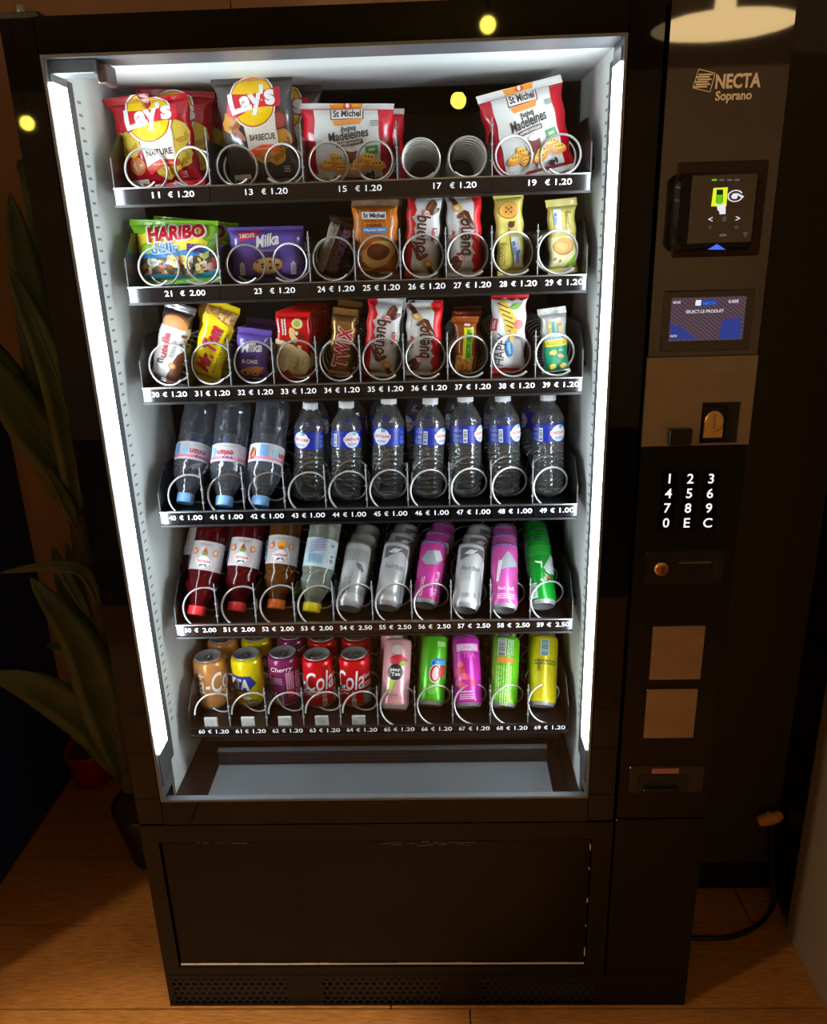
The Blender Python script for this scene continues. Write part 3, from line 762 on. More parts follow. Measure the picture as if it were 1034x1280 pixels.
    if r == 5:
        for k in range(5):
            p = hit(264 + k * 46.2, 900, LIPY + .012)
            BK = MB(); BK.box(p.x - .0135, p.x + .0135, LIPY + .008, LIPY + .013, zf - .002, zf + .028, mat('clear_stop', (150, 150, 146), .15, var=.25, vscale=90), bev=.001); BK.build('can_stop', tray)

# ================================================================== products
ORD = ['first', 'second', 'third', 'fourth', 'fifth', 'sixth', 'seventh']
def pose(row, bx, by, tx, ty, wpx, Y):
    B, T = hit(bx, by, Y), hit(tx, ty, Y); zf = ZF[row]
    dx, dz = T.x - B.x, T.z - max(zf, B.z if row == 0 else zf)
    tilt = math.degrees(math.atan2(dx, dz)); return dict(loc=(B.x, Y, zf + .002), tilt=tilt, h=math.hypot(dx, dz), w=wpx * pxscale(bx, (by + ty) / 2, Y))
def nutri(a, x, y, w):
    a.rect(x, y, w, w * .55, (240, 240, 236))
    for k, c in enumerate(((30, 130, 70), (140, 190, 60), (245, 205, 30), (235, 140, 30), (225, 70, 40))): a.rect(x - w * .36 + k * w * .18, y - w * .06, w * .17, w * (.26 if k != 3 else .36), c)
    return a
GROUP = {}
def product(name, label, cat, group, p, d, build, art, bag={}, **kw):
    t = thing(name, label, cat, group=group)
    s = Bag(p['w'], p['h'], d, **bag); build(t, s)
    a = Art(**kw); art(a, s.h / s.w); a.build(s, t, s.w)
    orient(t, p['loc'], p['tilt']); return t
def plain(m, seal=None): return lambda t, s: s.body(t, m, seal)
def behind(t, label, dx, dy, dz=0, tilt=None, R=None):
    c = copy_thing(t, label); c.location = Vector(t.location) + Vector((dx, dy, dz))
    if tilt is not None: orient(c, c.location, tilt)
    return c
def film(name, rgb, rough=.24, bump=.25): return mat('film_' + name, rgb, rough=rough, var=.10, vscale=25, bump=bump, bscale=60, coat=.3)

# ---- row one: crisps and madeleines
def lays(flav):
    red = flav == 'n'
    def f(a, H):
        k = H / 1.31
        chip, chd = ((228, 196, 72), (196, 150, 40)) if red else ((205, 145, 48), (160, 98, 26))
        for i, (x, y, r) in enumerate(((-.33, .66, .17), (.31, .74, .17), (.12, .34, .17), (.28, .45, .17)) if red else ((-.33, .78, .13), (.2, .42, .17), (.31, .53, .13), (.06, .38, .11))):
            a.ell(x, y * k, r, r * .95, chip, wob=.12, seed=i + 3); a.ell(x + .03, y * k - .03, r * .62, r * .55, chd, wob=.25, seed=i + 9); a.ell(x + .01, y * k + .01, r * .5, r * .45, chip, wob=.25, seed=i + 19)
        if not red:
            a.rect(-.05, 1.31 * k - .12, .17, .26, (236, 92, 40)); a.ell(.31, .75 * k, .11, .11, (120, 40, 36)); a.ell(.31, .75 * k, .085, .085, (160, 70, 60)); a.ell(-.22, .62 * k, .10, .035, (200, 120, 100), rot=-50)
        else:
            a.ell(-.26, .36 * k, .105, .10, (226, 120, 60)); a.ell(-.26, .36 * k, .06, .055, (240, 190, 150), wob=.3, seed=2)
        L0 = .98 * k
        a.poly([(-.16, L0 - .15), (.27, L0 - .15), (.27, L0 - .52), (.05, L0 - .53), (-.13, L0 - .55)], (245, 236, 222))
        a.text('NATURE' if red else 'BARBECUE', .07, L0 - .40, w=.34, h=.07, col=(60, 50, 46), bold=.03)
        a.poly([(-.14, L0 - .55), (.06, L0 - .48), (.29, L0 - .50), (.27, L0 - .57), (.06, L0 - .56), (-.10, L0 - .63)], (222, 60, 50) if red else (236, 84, 44))
        a.lines(.09, L0 - .53, .26, .03, 1, (240, 190, 150), seed=4)
        a.ell(0, .98 * k, .305, .305, (250, 246, 236), n=32); a.ell(0, .98 * k, .285, .285, (200, 60, 30), n=32); a.ell(0, .98 * k, .272, .272, (250, 205, 10), n=32)
        a.poly([(-.36, .86 * k), (-.30, 1.08 * k), (0, 1.05 * k), (.35, 1.12 * k), (.37, .96 * k), (.34, .90 * k), (.0, .90 * k), (-.28, .80 * k)], (206, 20, 44))
        a.text("Lay's", 0, .975 * k, w=.60, h=.31, rot=8, col=(255, 255, 255), bold=.045)
        nutri(a, -.27, .12 * k, .22); a.lines(.32, .2 * k, .07, .07, 3, (230, 200, 190), seed=8)
    return f
def flare(x, y, z): return (x - .03 * max(0, (z - .125) / .05) ** 1.5 * (1 if x < 0 else .2), y - .012 * max(0, (z - .13) / .05), z - (.012 * max(0, (z - .12) / .05) if x > .0 else 0))
RED = film('red', (190, 16, 38))
p = pose(0, 207, 226, 183, 104, 100, .208)
lr = product('crisp_packet', 'red potato crisp packet with yellow chips printed, its top corner flared', 'crisps', 'red crisp packets', p, .052, plain(RED, RED), lays('n'), dict(wr=.0028, seed=1, warp=flare))
q = pose(0, 222, 226, 217, 97, 96, .25)
l2 = product('crisp_packet', 'red potato crisp packet standing upright right behind the flared red one', 'crisps', 'red crisp packets', q, .05, plain(RED, RED), lays('n'), dict(wr=.003, seed=2))
behind(l2, 'red potato crisp packet in the dark at the back of its lane', .012, .07, 0, 4)
GREY = film('grey', (74, 66, 64))
p = pose(0, 333, 224, 313, 82, 100, .208)
lb = product('crisp_packet', 'dark grey barbecue crisp packet with an orange top stripe', 'crisps', 'grey crisp packets', p, .05, plain(GREY, GREY), lays('b'), dict(wr=.0026, seed=3, pinch=.1))
behind(lb, 'dark grey crisp packet hidden behind the tilted barbecue packet', .016, .075, 0, 4)
def madel(a, H):
    k = H / .91
    a.poly([(-.36, .83 * k), (.33, .83 * k), (.36, .5 * k), (.38, .085 * k), (-.33, .085 * k), (-.35, .4 * k)], (232, 232, 230))
    a.rect(-.0, .78 * k, .36, .13 * k, (120, 50, 40), rot=2); a.rect(-.0, .78 * k, .335, .108 * k, (250, 248, 244), rot=2); a.text('St Michel', 0, .785 * k, w=.30, h=.085 * k, rot=2, col=(60, 50, 60), bold=.03)
    a.poly([(-.19, .90 * k), (.17, .92 * k), (.15, .85 * k), (-.17, .84 * k)], (238, 150, 50)); a.ell(0, .88 * k, .05, .035, (225, 80, 40)); a.ell(0, .885 * k, .018, .03, (250, 245, 240))
    a.poly([(-.16, .70 * k), (.17, .73 * k), (.14, .665 * k), (-.13, .645 * k)], (236, 150, 70))
    a.text('Petites', .02, .615 * k, w=.17, h=.05 * k, rot=9, col=(70, 66, 66), bold=.02, shear=.15); a.text('Madeleines', .02, .545 * k, w=.44, h=.105 * k, rot=9, col=(62, 58, 58), bold=.02, shear=.1)
    a.rect(.03, .455 * k, .30, .05 * k, (92, 72, 72), rot=9); a.text('NAPPEES CHOCOLAT', .03, .455 * k, w=.26, h=.026 * k, rot=9, col=(240, 232, 226), bold=.03)
    a.lines(.30, .68 * k, .09, .06, 3, (120, 120, 116), rot=6, seed=6)
    a.ell(.05, .33 * k, .075, .09 * k, (120, 60, 52)); a.ell(.05, .385 * k, .07, .03 * k, (225, 215, 205)); a.rect(.27, .385 * k, .13, .085 * k, (70, 160, 90), rot=8); a.rect(.27, .385 * k, .07, .03 * k, (190, 225, 190), rot=8)
    for i, (x, y, r, rr) in enumerate(((-.2, .22, .10, 15), (-.10, .27, .09, -30), (-.07, .18, .08, 0), (.15, .24, .10, 10), (.24, .29, .09, 0), (.32, .23, .09, -10), (.09, .19, .08, 10))):
        a.ell(x, y * k, r, r * .52, (236, 150, 62), rot=rr, wob=.06, seed=i); a.ell(x, (y + .02) * k, r * .8, r * .34, (246, 206, 96), rot=rr, wob=.1, seed=i + 5)
        for j in range(3): a.ell(x + (j - 1) * .035, (y + .02) * k, .011, .009, (96, 56, 34), n=6)
    a.ell(.22, .13 * k, .035, .025, (62, 46, 44), wob=.2, seed=1); a.ell(.27, .145 * k, .02, .03, (62, 46, 44), wob=.2, seed=4); a.lines(.30, .095 * k, .08, .02, 1, (90, 90, 90))
    nutri(a, -.26, .075 * k, .20)
MRED = film('madeleine_red', (204, 12, 40)); SILV = mat('white_seal', (222, 220, 218), .3, var=.05)
p = pose(0, 436, 223, 434, 121, 116, .208)
m1 = product('cake_packet', 'red and white madeleine packet with two coils across it', 'cake packet', 'madeleine packets', p, .05, plain(MRED, SILV), madel, dict(wr=.0028, seed=5, ea=3, st=.009, sb=.007, pinch=.04))
behind(m1, 'red and white madeleine packet peeking out behind the squarer front one', .016, .06, 0, 1.5)
p = pose(0, 668, 215, 648, 98, 106, .208)
product('cake_packet', 'red and white madeleine packet tilted beside the empty double coils', 'cake packet', 'madeleine packets', p, .052, plain(MRED, SILV), madel, dict(wr=.0030, seed=6, ea=3, st=.012, sb=.009, pinch=.05))

# ---- row two
def gummy(a, H):
    k = H / .76
    a.poly([(-.5, .62 * k), (-.38, .60 * k), (-.2, .66 * k), (0, .70 * k), (.5, .66 * k), (.5, .3 * k), (-.4, .3 * k), (-.46, .5 * k)], (246, 226, 60))
    for x, y, r in ((.42, .60, .10), (.46, .44, .07), (-.33, .42, .08)): a.ell(x, y * k, r, r, (120, 190, 40)); a.ell(x, y * k, r * .8, r * .8, (160, 220, 70))
    a.rect(-.02, .34 * k, .9, .12 * k, (40, 140, 210), rot=3); a.rect(.0, .20 * k, .92, .26 * k, (96, 88, 76))
    rn_ = random.Random(11); cols = [(240, 205, 150), (250, 236, 200), (230, 120, 90), (245, 215, 80), (120, 170, 210), (200, 225, 120), (238, 180, 190), (196, 140, 70), (250, 250, 240), (150, 110, 50)]
    for j in range(70):
        x, y = rn_.uniform(-.42, .45), rn_.uniform(.11, .34); a.lay = min(a.lay, 16); a.ell(x, y * k, rn_.uniform(.02, .055), rn_.uniform(.015, .035), rn_.choice(cols), rot=rn_.uniform(0, 180), n=8, wob=.2, seed=j)
    a.lay = 17
    a.poly([(-.44, .13 * k), (-.2, .15 * k), (.1, .12 * k), (.46, .15 * k), (.46, .04 * k), (-.46, .03 * k)], (60, 170, 200)); a.poly([(-.46, .08 * k), (-.1, .09 * k), (.2, .07 * k), (.46, .10 * k), (.47, .0), (-.48, .0)], (110, 190, 50)); a.ell(.13, .07 * k, .06, .035, (190, 210, 30)); a.ell(-.28, .06 * k, .07, .02, (220, 80, 60), rot=-20)
    a.ell(-.27, .28 * k, .07, .045, (235, 240, 230)); a.lines(-.27, .28 * k, .09, .03, 2, (110, 160, 90))
    a.text('HARIBO', .04, .60 * k, w=.70, h=.185 * k, rot=3, col=(250, 240, 226), bold=.09); a.text('HARIBO', .04, .60 * k, w=.66, h=.155 * k, rot=3, col=(186, 14, 40), bold=.05)
    a.text('délir', -.10, .44 * k, w=.34, h=.13 * k, rot=2, col=(240, 248, 252), bold=.08); a.text('délir', -.10, .44 * k, w=.32, h=.115 * k, rot=2, col=(50, 140, 205), bold=.03)
    a.text('PIK', .26, .42 * k, w=.20, h=.10 * k, rot=-8, col=(90, 50, 120), bold=.06)
LIME = film('lime', (128, 196, 30))
p = pose(1, 229, 359, 229, 277, 109, .208); p['tilt'] = -1.0
def droop(x, y, z): return (x, y, z + (.006 * (-x / .07) * max(0, (z - .07) / .05)))
g1 = product('sweet_bag', 'lime green bag of gummy sweets with red lettering, front of the pair', 'sweets', 'gummy sweet bags', p, .045, plain(LIME, LIME), gummy, dict(wr=.003, seed=8, ea=3, warp=droop, st=.009))
behind(g1, 'lime green bag of gummy sweets standing higher behind its twin', .012, .07, .002, 3)
def choc_cookie(a, H):
    k = H / .78
    a.poly([(-.36, .70 * k), (-.04, .73 * k), (-.14, .62 * k), (-.33, .58 * k)], (214, 30, 44)); a.text('2 BISCUITS', -.23, .655 * k, w=.20, h=.05, rot=3, col=(250, 250, 250), bold=.03)
    a.text('Milka', .03, .585 * k, w=.32, h=.15, rot=10, col=(250, 250, 252), bold=.03, shear=.35)
    a.text('SENSATIONS', .03, .445 * k, w=.24, h=.028, col=(190, 176, 220)); a.text('COOKIES', .03, .385 * k, w=.34, h=.085, col=(52, 36, 88), bold=.02)
    a.ell(.02, .235 * k, .205, .10, (206, 160, 90), rot=4); a.ell(.02, .245 * k, .19, .085, (226, 184, 110), rot=4)
    rn_ = random.Random(3)
    for j in range(9): a.lay = 12; a.ell(.02 + rn_.uniform(-.14, .14), .245 * k + rn_.uniform(-.05, .05), .022, .014, (74, 44, 30), n=8, wob=.2, seed=j)
    for x in (-.32, .36): a.rect(x, .19 * k, .065, .13, (236, 234, 244)); a.rect(x, .27 * k, .03, .03, (236, 234, 244)); a.lines(x, .19 * k, .05, .10, 4, (120, 100, 170))
VIO = film('violet', (104, 82, 170))
p = pose(1, 338, 356, 340, 285, 94, .208); p['tilt'] = .5
c1 = product('biscuit_pack', 'violet biscuit pack with a chocolate chip cookie printed on it', 'biscuits', 'violet biscuit packs', p, .045, plain(VIO, VIO), choc_cookie, dict(wr=.0016, seed=9, ea=8, eb=6, pinch=.02, st=.006, sb=.006))
BROWN = film('dark_brown', (44, 27, 22))
def choc_bar(a, H):
    a.poly([(-.48, H), (-.12, H), (-.1, 0), (-.45, 0)], (150, 140, 128)); a.lines(-.29, H * .5, H * .86, .26, 6, (66, 56, 52), rot=90, seed=3, fill=.55); a.ell(-.28, H * .08, .1, .1, (60, 50, 46)); a.ell(-.28, H * .08, .07, .07, (160, 150, 140))
    a.text('SNICKERS', .22, H * .55, w=H * .7, h=.30, rot=90, col=(160, 30, 34), bold=.05); a.text('SNICKERS', .22, H * .55, w=H * .68, h=.26, rot=90, col=(70, 80, 140), bold=.02)
p = pose(1, 405, 352, 432, 279, 33, .190)
product('chocolate_bar', 'dark brown chocolate bar slanted so its ingredients strip shows', 'chocolate bar', 'dark brown chocolate bars', p, .022, plain(BROWN, BROWN), choc_bar, dict(seed=10, ea=5, eb=10, pinch=.02, st=.008, sb=.008))
p = pose(1, 426, 350, 430, 272, 36, .235)
product('chocolate_bar', 'dark brown chocolate bar standing in shade behind the slanted one', 'chocolate bar', 'dark brown chocolate bars', p, .022, plain(BROWN, BROWN), lambda a, H: a.text('SNICKERS', .1, H * .5, w=H * .75, h=.42, rot=90, col=(84, 82, 120), bold=.03), dict(seed=11, ea=5, eb=10, pinch=.02, st=.008, sb=.008))
def tiger(a, H):
    P = [[(-.5 + i * .1, .08 * H), (-.465 + i * .1, .08 * H), (-.465 + i * .1, .93 * H), (-.5 + i * .1, .93 * H)] for i in range(10)]
    a.multi(P, (190, 104, 26)); a.rect(-.02, .80 * H, .54, .085 * H, (250, 248, 246)); a.text('St Michel', -.02, .80 * H, w=.48, h=.06 * H, col=(56, 56, 80), bold=.04); a.ell(-.02, .86 * H, .07, .02 * H, (200, 40, 30))
    a.text('Gourmandises', -.02, .735 * H, w=.5, h=.03 * H, col=(120, 50, 24), bold=.02); a.text('TIGRÉS', -.02, .68 * H, w=.36, h=.05 * H, col=(110, 40, 20), bold=.03)
    a.rect(0, .62 * H, .54, .065 * H, (70, 140, 205), rot=2); a.text('Pépites choc', 0, .62 * H, w=.46, h=.035 * H, rot=2, col=(245, 250, 255), bold=.02); a.ell(.22, .48 * H, .11, .04 * H, (90, 130, 40), wob=.3, seed=3)
    a.ell(-.2, .25 * H, .26, .13 * H, (206, 140, 70), wob=.05, seed=4); a.ell(-.2, .23 * H, .2, .09 * H, (150, 84, 40)); a.ell(.06, .32 * H, .36, .16 * H, (226, 176, 104), rot=20, wob=.04, seed=5); a.ell(.06, .35 * H, .25, .105 * H, (110, 52, 28), wob=.03, seed=6); a.ell(.02, .37 * H, .14, .05 * H, (132, 66, 36), wob=.05, seed=8)
    a.text('Fondant', .16, .14 * H, w=.3, h=.03 * H, col=(130, 60, 20), shear=.2); nutri(a, .2, .065 * H, .26)
ORA = film('orange', (214, 126, 34)); CLR = mat('clear_seal', (140, 110, 84), .18, var=.3, vscale=60)
p = pose(1, 471, 352, 469, 251, 58, .185)
t1 = product('cake_bar', 'orange striped cake wrapper with a chocolate centred biscuit picture', 'cake bar', 'orange cake wrappers', p, .034, plain(ORA, CLR), tiger, dict(seed=12, ea=4, eb=8, pinch=.06, st=.011, sb=.008))
behind(t1, 'orange striped cake wrapper directly behind the front orange one', .004, .05, .001)
def bueno(a, H):
    # seen with the red edge to the left and lettering read downwards
    a.poly([(-.5, 0), (-.5, H), (-.26, H), (-.22, .93 * H), (-.30, .88 * H), (-.20, .80 * H), (-.24, .74 * H), (-.33, .72 * H), (-.22, .64 * H), (-.28, .58 * H), (-.20, .50 * H), (-.30, .45 * H), (-.30, .12 * H), (-.2, .05 * H), (-.22, 0)], (214, 20, 30))
    a.ell(.22, .84 * H, .20, .055 * H, (92, 46, 34), rot=60, wob=.05, seed=1); a.ell(.20, .86 * H, .15, .02 * H, (150, 84, 60), rot=55); a.ell(.33, .79 * H, .15, .03 * H, (86, 42, 32), rot=40)
    a.poly([(-.36, .42 * H), (-.22, .44 * H), (.06, .27 * H), (.0, .20 * H), (-.14, .22 * H)], (86, 42, 32)); a.poly([(-.30, .41 * H), (-.24, .42 * H), (.02, .27 * H), (-.02, .25 * H)], (178, 130, 104)); a.ell(.08, .26 * H, .13, .028 * H, (110, 56, 40), rot=35)
    a.ell(.20, .17 * H, .17, .055 * H, (206, 166, 96), rot=-20, wob=.05, seed=3); a.ell(.22, .175 * H, .08, .02 * H, (240, 214, 150), rot=-20); a.poly([(.16, .13 * H), (.30, .15 * H), (.46, .03 * H), (.34, .0)], (90, 46, 36)); a.ell(-.16, .07 * H, .10, .02 * H, (204, 170, 110), rot=20)
    a.text('bueno', .02, .52 * H, w=.44 * H, h=.42, rot=-90, col=(74, 40, 30), bold=.02, shear=.1)
    a.text('inder', .34, .50 * H, w=.135 * H, h=.15, rot=-90, col=(200, 24, 30), bold=.03); a.text('K', .34, .585 * H, w=.028 * H, h=.13, rot=-90, col=(30, 26, 26), bold=.03)
    a.ell(.10, .765 * H, .10, .036 * H, (206, 60, 60)); a.ell(.10, .765 * H, .08, .029 * H, (240, 232, 230)); a.text('2', .10, .765 * H, h=.1, rot=-90, col=(190, 40, 44), bold=.03)
BW = film('bueno_white', (226, 226, 226))
for row, pts, lab, fl in ((1, (526, 352, 531, 243, 43), 'white chocolate wafer wrapper, red edge facing the orange cake wrappers, upper shelf', 0), (1, (581, 350, 579, 243, 44), 'white chocolate wafer wrapper, red edge facing the pale yellow biscuits, upper shelf', 1),
                          (2, (474, 481, 483, 374, 43), 'white chocolate wafer wrapper next to the gold caramel bar', 0), (2, (529, 480, 530, 380, 45), 'white chocolate wafer wrapper next to the brown nut bar', 1)):
    p = pose(row, *pts, .185); H_ = p['h'] / p['w']
    b_ = product('wafer_bar', lab, 'wafer bar', 'white wafer wrappers', p, .026, plain(BW, None), bueno, dict(seed=13 + row + fl, ea=4, eb=8, pinch=.05, st=.009, sb=.009, wr=.0018), flip_h=H_ if fl else None)
    behind(b_, lab + ', further back', .004, .05, .001)
def baio(a, H):
    a.ell(0, .77 * H, .36, .10 * H, (176, 110, 44)); a.ell(0, .775 * H, .33, .09 * H, (236, 176, 84)); a.ell(0, .775 * H, .22, .06 * H, (226, 160, 70))
    for x, y in ((-.08, .80), (.09, .80), (-.1, .755), (.08, .75), (0, .78)): a.ell(x, y * H, .04, .012 * H, (120, 66, 26), n=8)
    a.ell(.06, .605 * H, .14, .035 * H, (96, 50, 40), rot=30, wob=.2, seed=2); a.ell(-.12, .59 * H, .07, .02 * H, (226, 206, 150)); a.ell(-.03, .545 * H, .05, .016 * H, (180, 130, 50))
    a.text('Baiocchi', -.24, .26 * H, w=.27 * H, h=.22, rot=-90, col=(116, 84, 20), bold=.0); a.poly([(.02, .47 * H), (.32, .45 * H), (.36, .10 * H), (.14, .10 * H)], (226, 236, 240)); a.ell(.13, .41 * H, .1, .035 * H, (248, 250, 250)); a.text('Mulino', .13, .32 * H, w=.16 * H, h=.15, rot=-86, col=(50, 110, 190), bold=.03); a.text('Bianco', .26, .22 * H, w=.15 * H, h=.14, rot=-86, col=(50, 110, 190), bold=.03)
PY = film('pale_yellow', (236, 224, 112)); PG = film('pistachio_cream', (226, 214, 116))
p = pose(1, 639, 347, 634, 240, 36, .185)
y1 = product('biscuit_bar', 'pale yellow biscuit wrapper with a round biscuit printed near the top', 'biscuits', 'pale yellow biscuit wrappers', p, .024, plain(PY, PY), baio, dict(seed=20, ea=6, eb=10, pinch=.06, st=.012, sb=.008))
behind(y1, 'pale yellow biscuit wrapper mostly hidden behind the taller biscuit wrapper', .007, .05, 0)
def pist(a, H):
    a.poly([(-.5, .1 * H), (.5, .1 * H), (.5, .5 * H), (-.5, .5 * H)], (240, 236, 176)); a.poly([(.5, .30 * H), (.5, .08 * H), (-.02, .08 * H)], (150, 196, 44)); a.ell(.0, .37 * H, .37, .115 * H, (176, 110, 44)); a.ell(.0, .375 * H, .34, .105 * H, (236, 170, 84)); a.ell(-.02, .37 * H, .22, .05 * H, (246, 200, 130), wob=.3, seed=4)
    for x, y in ((-.32, .21), (-.14, .18)): a.ell(x, y * H, .06, .018 * H, (170, 140, 110), rot=40)
    a.poly([(-.34, .86 * H), (-.06, .86 * H), (-.02, .56 * H), (-.26, .56 * H)], (226, 236, 240)); a.text('Mulino', -.24, .74 * H, w=.15 * H, h=.14, rot=-86, col=(50, 110, 190), bold=.03); a.ell(-.12, .60 * H, .1, .03 * H, (248, 250, 250)); a.text('Baiocchi', .20, .71 * H, w=.22 * H, h=.19, rot=-90, col=(130, 106, 30), bold=.0)
p = pose(1, 704, 345, 701, 250, 38, .185)
product('biscuit_bar', 'pale yellow biscuit wrapper with a green corner, last on its shelf', 'biscuits', 'pale yellow biscuit wrappers', p, .024, plain(PG, PG), pist, dict(seed=22, ea=6, eb=10, pinch=.10, st=.012, sb=.010))

# ---- row three
def nutella(a, H):
    a.poly([(-.5, .72 * H), (.5, .74 * H), (.5, .95 * H), (-.5, .95 * H)], (60, 54, 56)); a.ell(.04, .78 * H, .42, .10 * H, (150, 84, 40)); a.ell(.0, .755 * H, .42, .10 * H, (216, 144, 80)); a.rect(0, .66 * H, 1, .10 * H, (216, 216, 214))
    a.poly([(.04, .0), (.5, .0), (.5, .48 * H), (.30, .40 * H), (.22, .28 * H), (.12, .14 * H)], (110, 62, 42)); a.ell(.22, .25 * H, .13, .04 * H, (196, 120, 70)); a.ell(.22, .25 * H, .08, .025 * H, (232, 176, 120)); a.rect(.38, .52 * H, .14, .05 * H, (110, 70, 56)); a.rect(.38, .64 * H, .14, .04 * H, (110, 70, 56))
    a.text('utella', -.17, .475 * H, w=.32 * H, h=.25, rot=90, col=(196, 24, 50), bold=.035); a.text('n', -.20, .275 * H, w=.055 * H, h=.19, rot=90, col=(40, 34, 36), bold=.035); a.text('biscuits', .11, .46 * H, w=.22 * H, h=.15, rot=88, col=(140, 126, 120), shear=.2)
NW = film('nutella_white', (216, 216, 214)); CHR = mat('silver_foil', (150, 150, 154), .25, metal=.8, var=.3, vscale=60)
p = pose(2, 206, 485, 227, 381, 37, .185)
product('biscuit_bar', 'white and brown biscuit bar with red lettering and a silver top seal', 'biscuits', None, p, .026, plain(NW, CHR), nutella, dict(seed=23, ea=5, eb=10, pinch=.03, st=.014, sb=.008))
def peanut(a, H):
    a.rect(0, .86 * H, 1, .16 * H, (206, 150, 70)); rn_ = random.Random(4)
    for j in range(34): a.lay = 3 + j % 3; a.ell(rn_.uniform(-.45, .45), rn_.uniform(.79, .93) * H, .07, .05, ((232, 186, 110), (196, 130, 60), (240, 206, 140))[j % 3], rot=rn_.uniform(0, 180), n=8, wob=.15, seed=j)
    a.lay = 8; a.poly([(-.5, .80 * H), (-.2, .84 * H), (.5, .74 * H), (.5, .70 * H), (-.5, .70 * H)], (244, 214, 20))
    for c, o, b in (((90, 40, 110), .025, .05), ((214, 26, 40), 0, .03)): a.text('Mr.', -.08 + o, .27 * H - o, w=.22 * H, h=.40, rot=84, col=c, bold=b, shear=.3); a.text('Tom', -.04 + o, .575 * H - o, w=.30 * H, h=.44, rot=84, col=c, bold=b, shear=.3)
    a.text('PEANUTS IN CARAMEL', .33, .42 * H, w=.52 * H, h=.085, rot=86, col=(50, 44, 20), bold=.01); a.ell(-.12, .07 * H, .07, .02 * H, (240, 236, 200))
YEL_ = film('yellow', (240, 210, 14))
p = pose(2, 255, 484, 281, 380, 40, .185)
mt = product('peanut_bar', 'bright yellow peanut bar tilted across its coil', 'peanut bar', 'yellow peanut bars', p, .026, plain(YEL_, YEL_), peanut, dict(seed=24, ea=5, eb=10, pinch=.04, st=.012, sb=.010))
behind(mt, 'bright yellow peanut bar standing straighter behind the tilted one', .008, .045, .004, 7)
def choc_cake(a, H):
    a.text('Milka', .0, .66 * H, w=.66, h=.28, rot=8, col=(250, 250, 252), bold=.03, shear=.35); a.text('Choc', -.03, .475 * H, w=.34, h=.13, rot=2, col=(52, 36, 88), shear=.2); a.text('& CAKE', -.02, .385 * H, w=.48, h=.12, rot=3, col=(250, 248, 252), bold=.05)
    a.ell(.06, .20 * H, .34, .09 * H, (196, 110, 60), rot=12, wob=.08, seed=1); a.ell(.12, .235 * H, .30, .06 * H, (222, 140, 84), rot=12, wob=.08, seed=2); a.ell(-.16, .165 * H, .14, .065 * H, (226, 176, 116)); a.ell(-.16, .165 * H, .06, .03 * H, (84, 46, 30)); a.ell(.16, .165 * H, .10, .05 * H, (226, 170, 110)); a.ell(.17, .165 * H, .04, .02 * H, (90, 50, 34))
p = pose(2, 315, 481, 318, 412, 42, .185)
ck = product('cake_bar', 'small violet chocolate cake wrapper with a cut cake picture', 'cake bar', 'small violet cake wrappers', p, .03, plain(VIO, VIO), choc_cake, dict(seed=25, ea=4, eb=6, pinch=.06, st=.010, sb=.006, wr=.0022))
behind(ck, 'small violet cake wrapper a little higher behind its twin', .006, .05, .012)
def wafer(a, H):
    a.ell(.14, .83 * H, .17, .075 * H, (240, 226, 150)); a.ell(.14, .83 * H, .10, .045 * H, (170, 180, 90)); a.lines(-.26, .78 * H, .24 * H, .16, 2, (250, 236, 230), rot=90, seed=2, fill=.6); a.lines(-.42, .80 * H, .2 * H, .08, 1, (250, 236, 230), rot=90, seed=5)
    a.ell(.02, .66 * H, .11, .12 * H, (236, 206, 130), rot=20); a.ell(.20, .66 * H, .14, .05 * H, (120, 30, 26), rot=-30, wob=.2, seed=3); a.ell(.12, .69 * H, .05, .03 * H, (244, 226, 190))
    a.poly([(-.5, .60 * H), (-.1, .56 * H), (.12, .48 * H), (.0, .25 * H), (-.3, .1 * H), (-.5, .2 * H)], (236, 210, 156)); a.poly([(-.38, .60 * H), (0, .575 * H), (.12, .51 * H), (-.05, .53 * H)], (90, 60, 40)); a.rect(.2, .45 * H, .12, .12 * H, (240, 222, 160))
    a.ell(.14, .26 * H, .36, .205 * H, (240, 224, 168), n=30); a.text('Lago', -.20, .24 * H, w=.21 * H, h=.17, rot=82, col=(250, 250, 248), bold=.06); a.text('Poker', .12, .25 * H, w=.22 * H, h=.17, rot=80, col=(190, 40, 34), shear=.3); a.lines(.30, .28 * H, .12 * H, .04, 1, (150, 120, 80), rot=80)
RW = film('wafer_red', (206, 16, 24), bump=.1)
p = pose(2, 369, 484, 366, 391, 42, .185)
wf = product('wafer_bar', 'red wafer wrapper with a cream circle, front of its row', 'wafer bar', 'red wafer wrappers', p, .012, plain(RW, RW), wafer, dict(seed=26, ea=8, eb=12, pinch=.02, st=.010, sb=.008, wr=.0008))
for k in range(6): behind(wf, 'red wafer wrapper, %s behind the front red wafer' % ORD[k], .0035 * (k + 1), .020 * (k + 1), .001 * (k + 1))
def twix(a, H):
    a.rect(0, .885 * H, 1, .13 * H, (96, 66, 30)); a.rect(0, .075 * H, .9, .07 * H, (214, 196, 170))
    for c, b, w_, h_ in (((248, 240, 232), .07, .60, .66), ((186, 20, 36), .03, .57, .58)): a.text('TWIX', .05, .46 * H, w=w_ * H, h=h_, rot=84, col=c, bold=b)
GOLDF = mat('film_gold', (164, 118, 62), .22, metal=.55, var=.25, vscale=30, bump=.3, bscale=60)
p = pose(2, 425, 480, 432, 387, 31, .185)
tw = product('caramel_bar', 'gold caramel bar with big red lettering', 'caramel bar', 'gold caramel bars', p, .022, plain(GOLDF, GOLDF), twix, dict(seed=27, ea=5, eb=10, pinch=.05, st=.012, sb=.006))
behind(tw, 'gold caramel bar standing in shade behind the front gold one', .004, .045, .010)
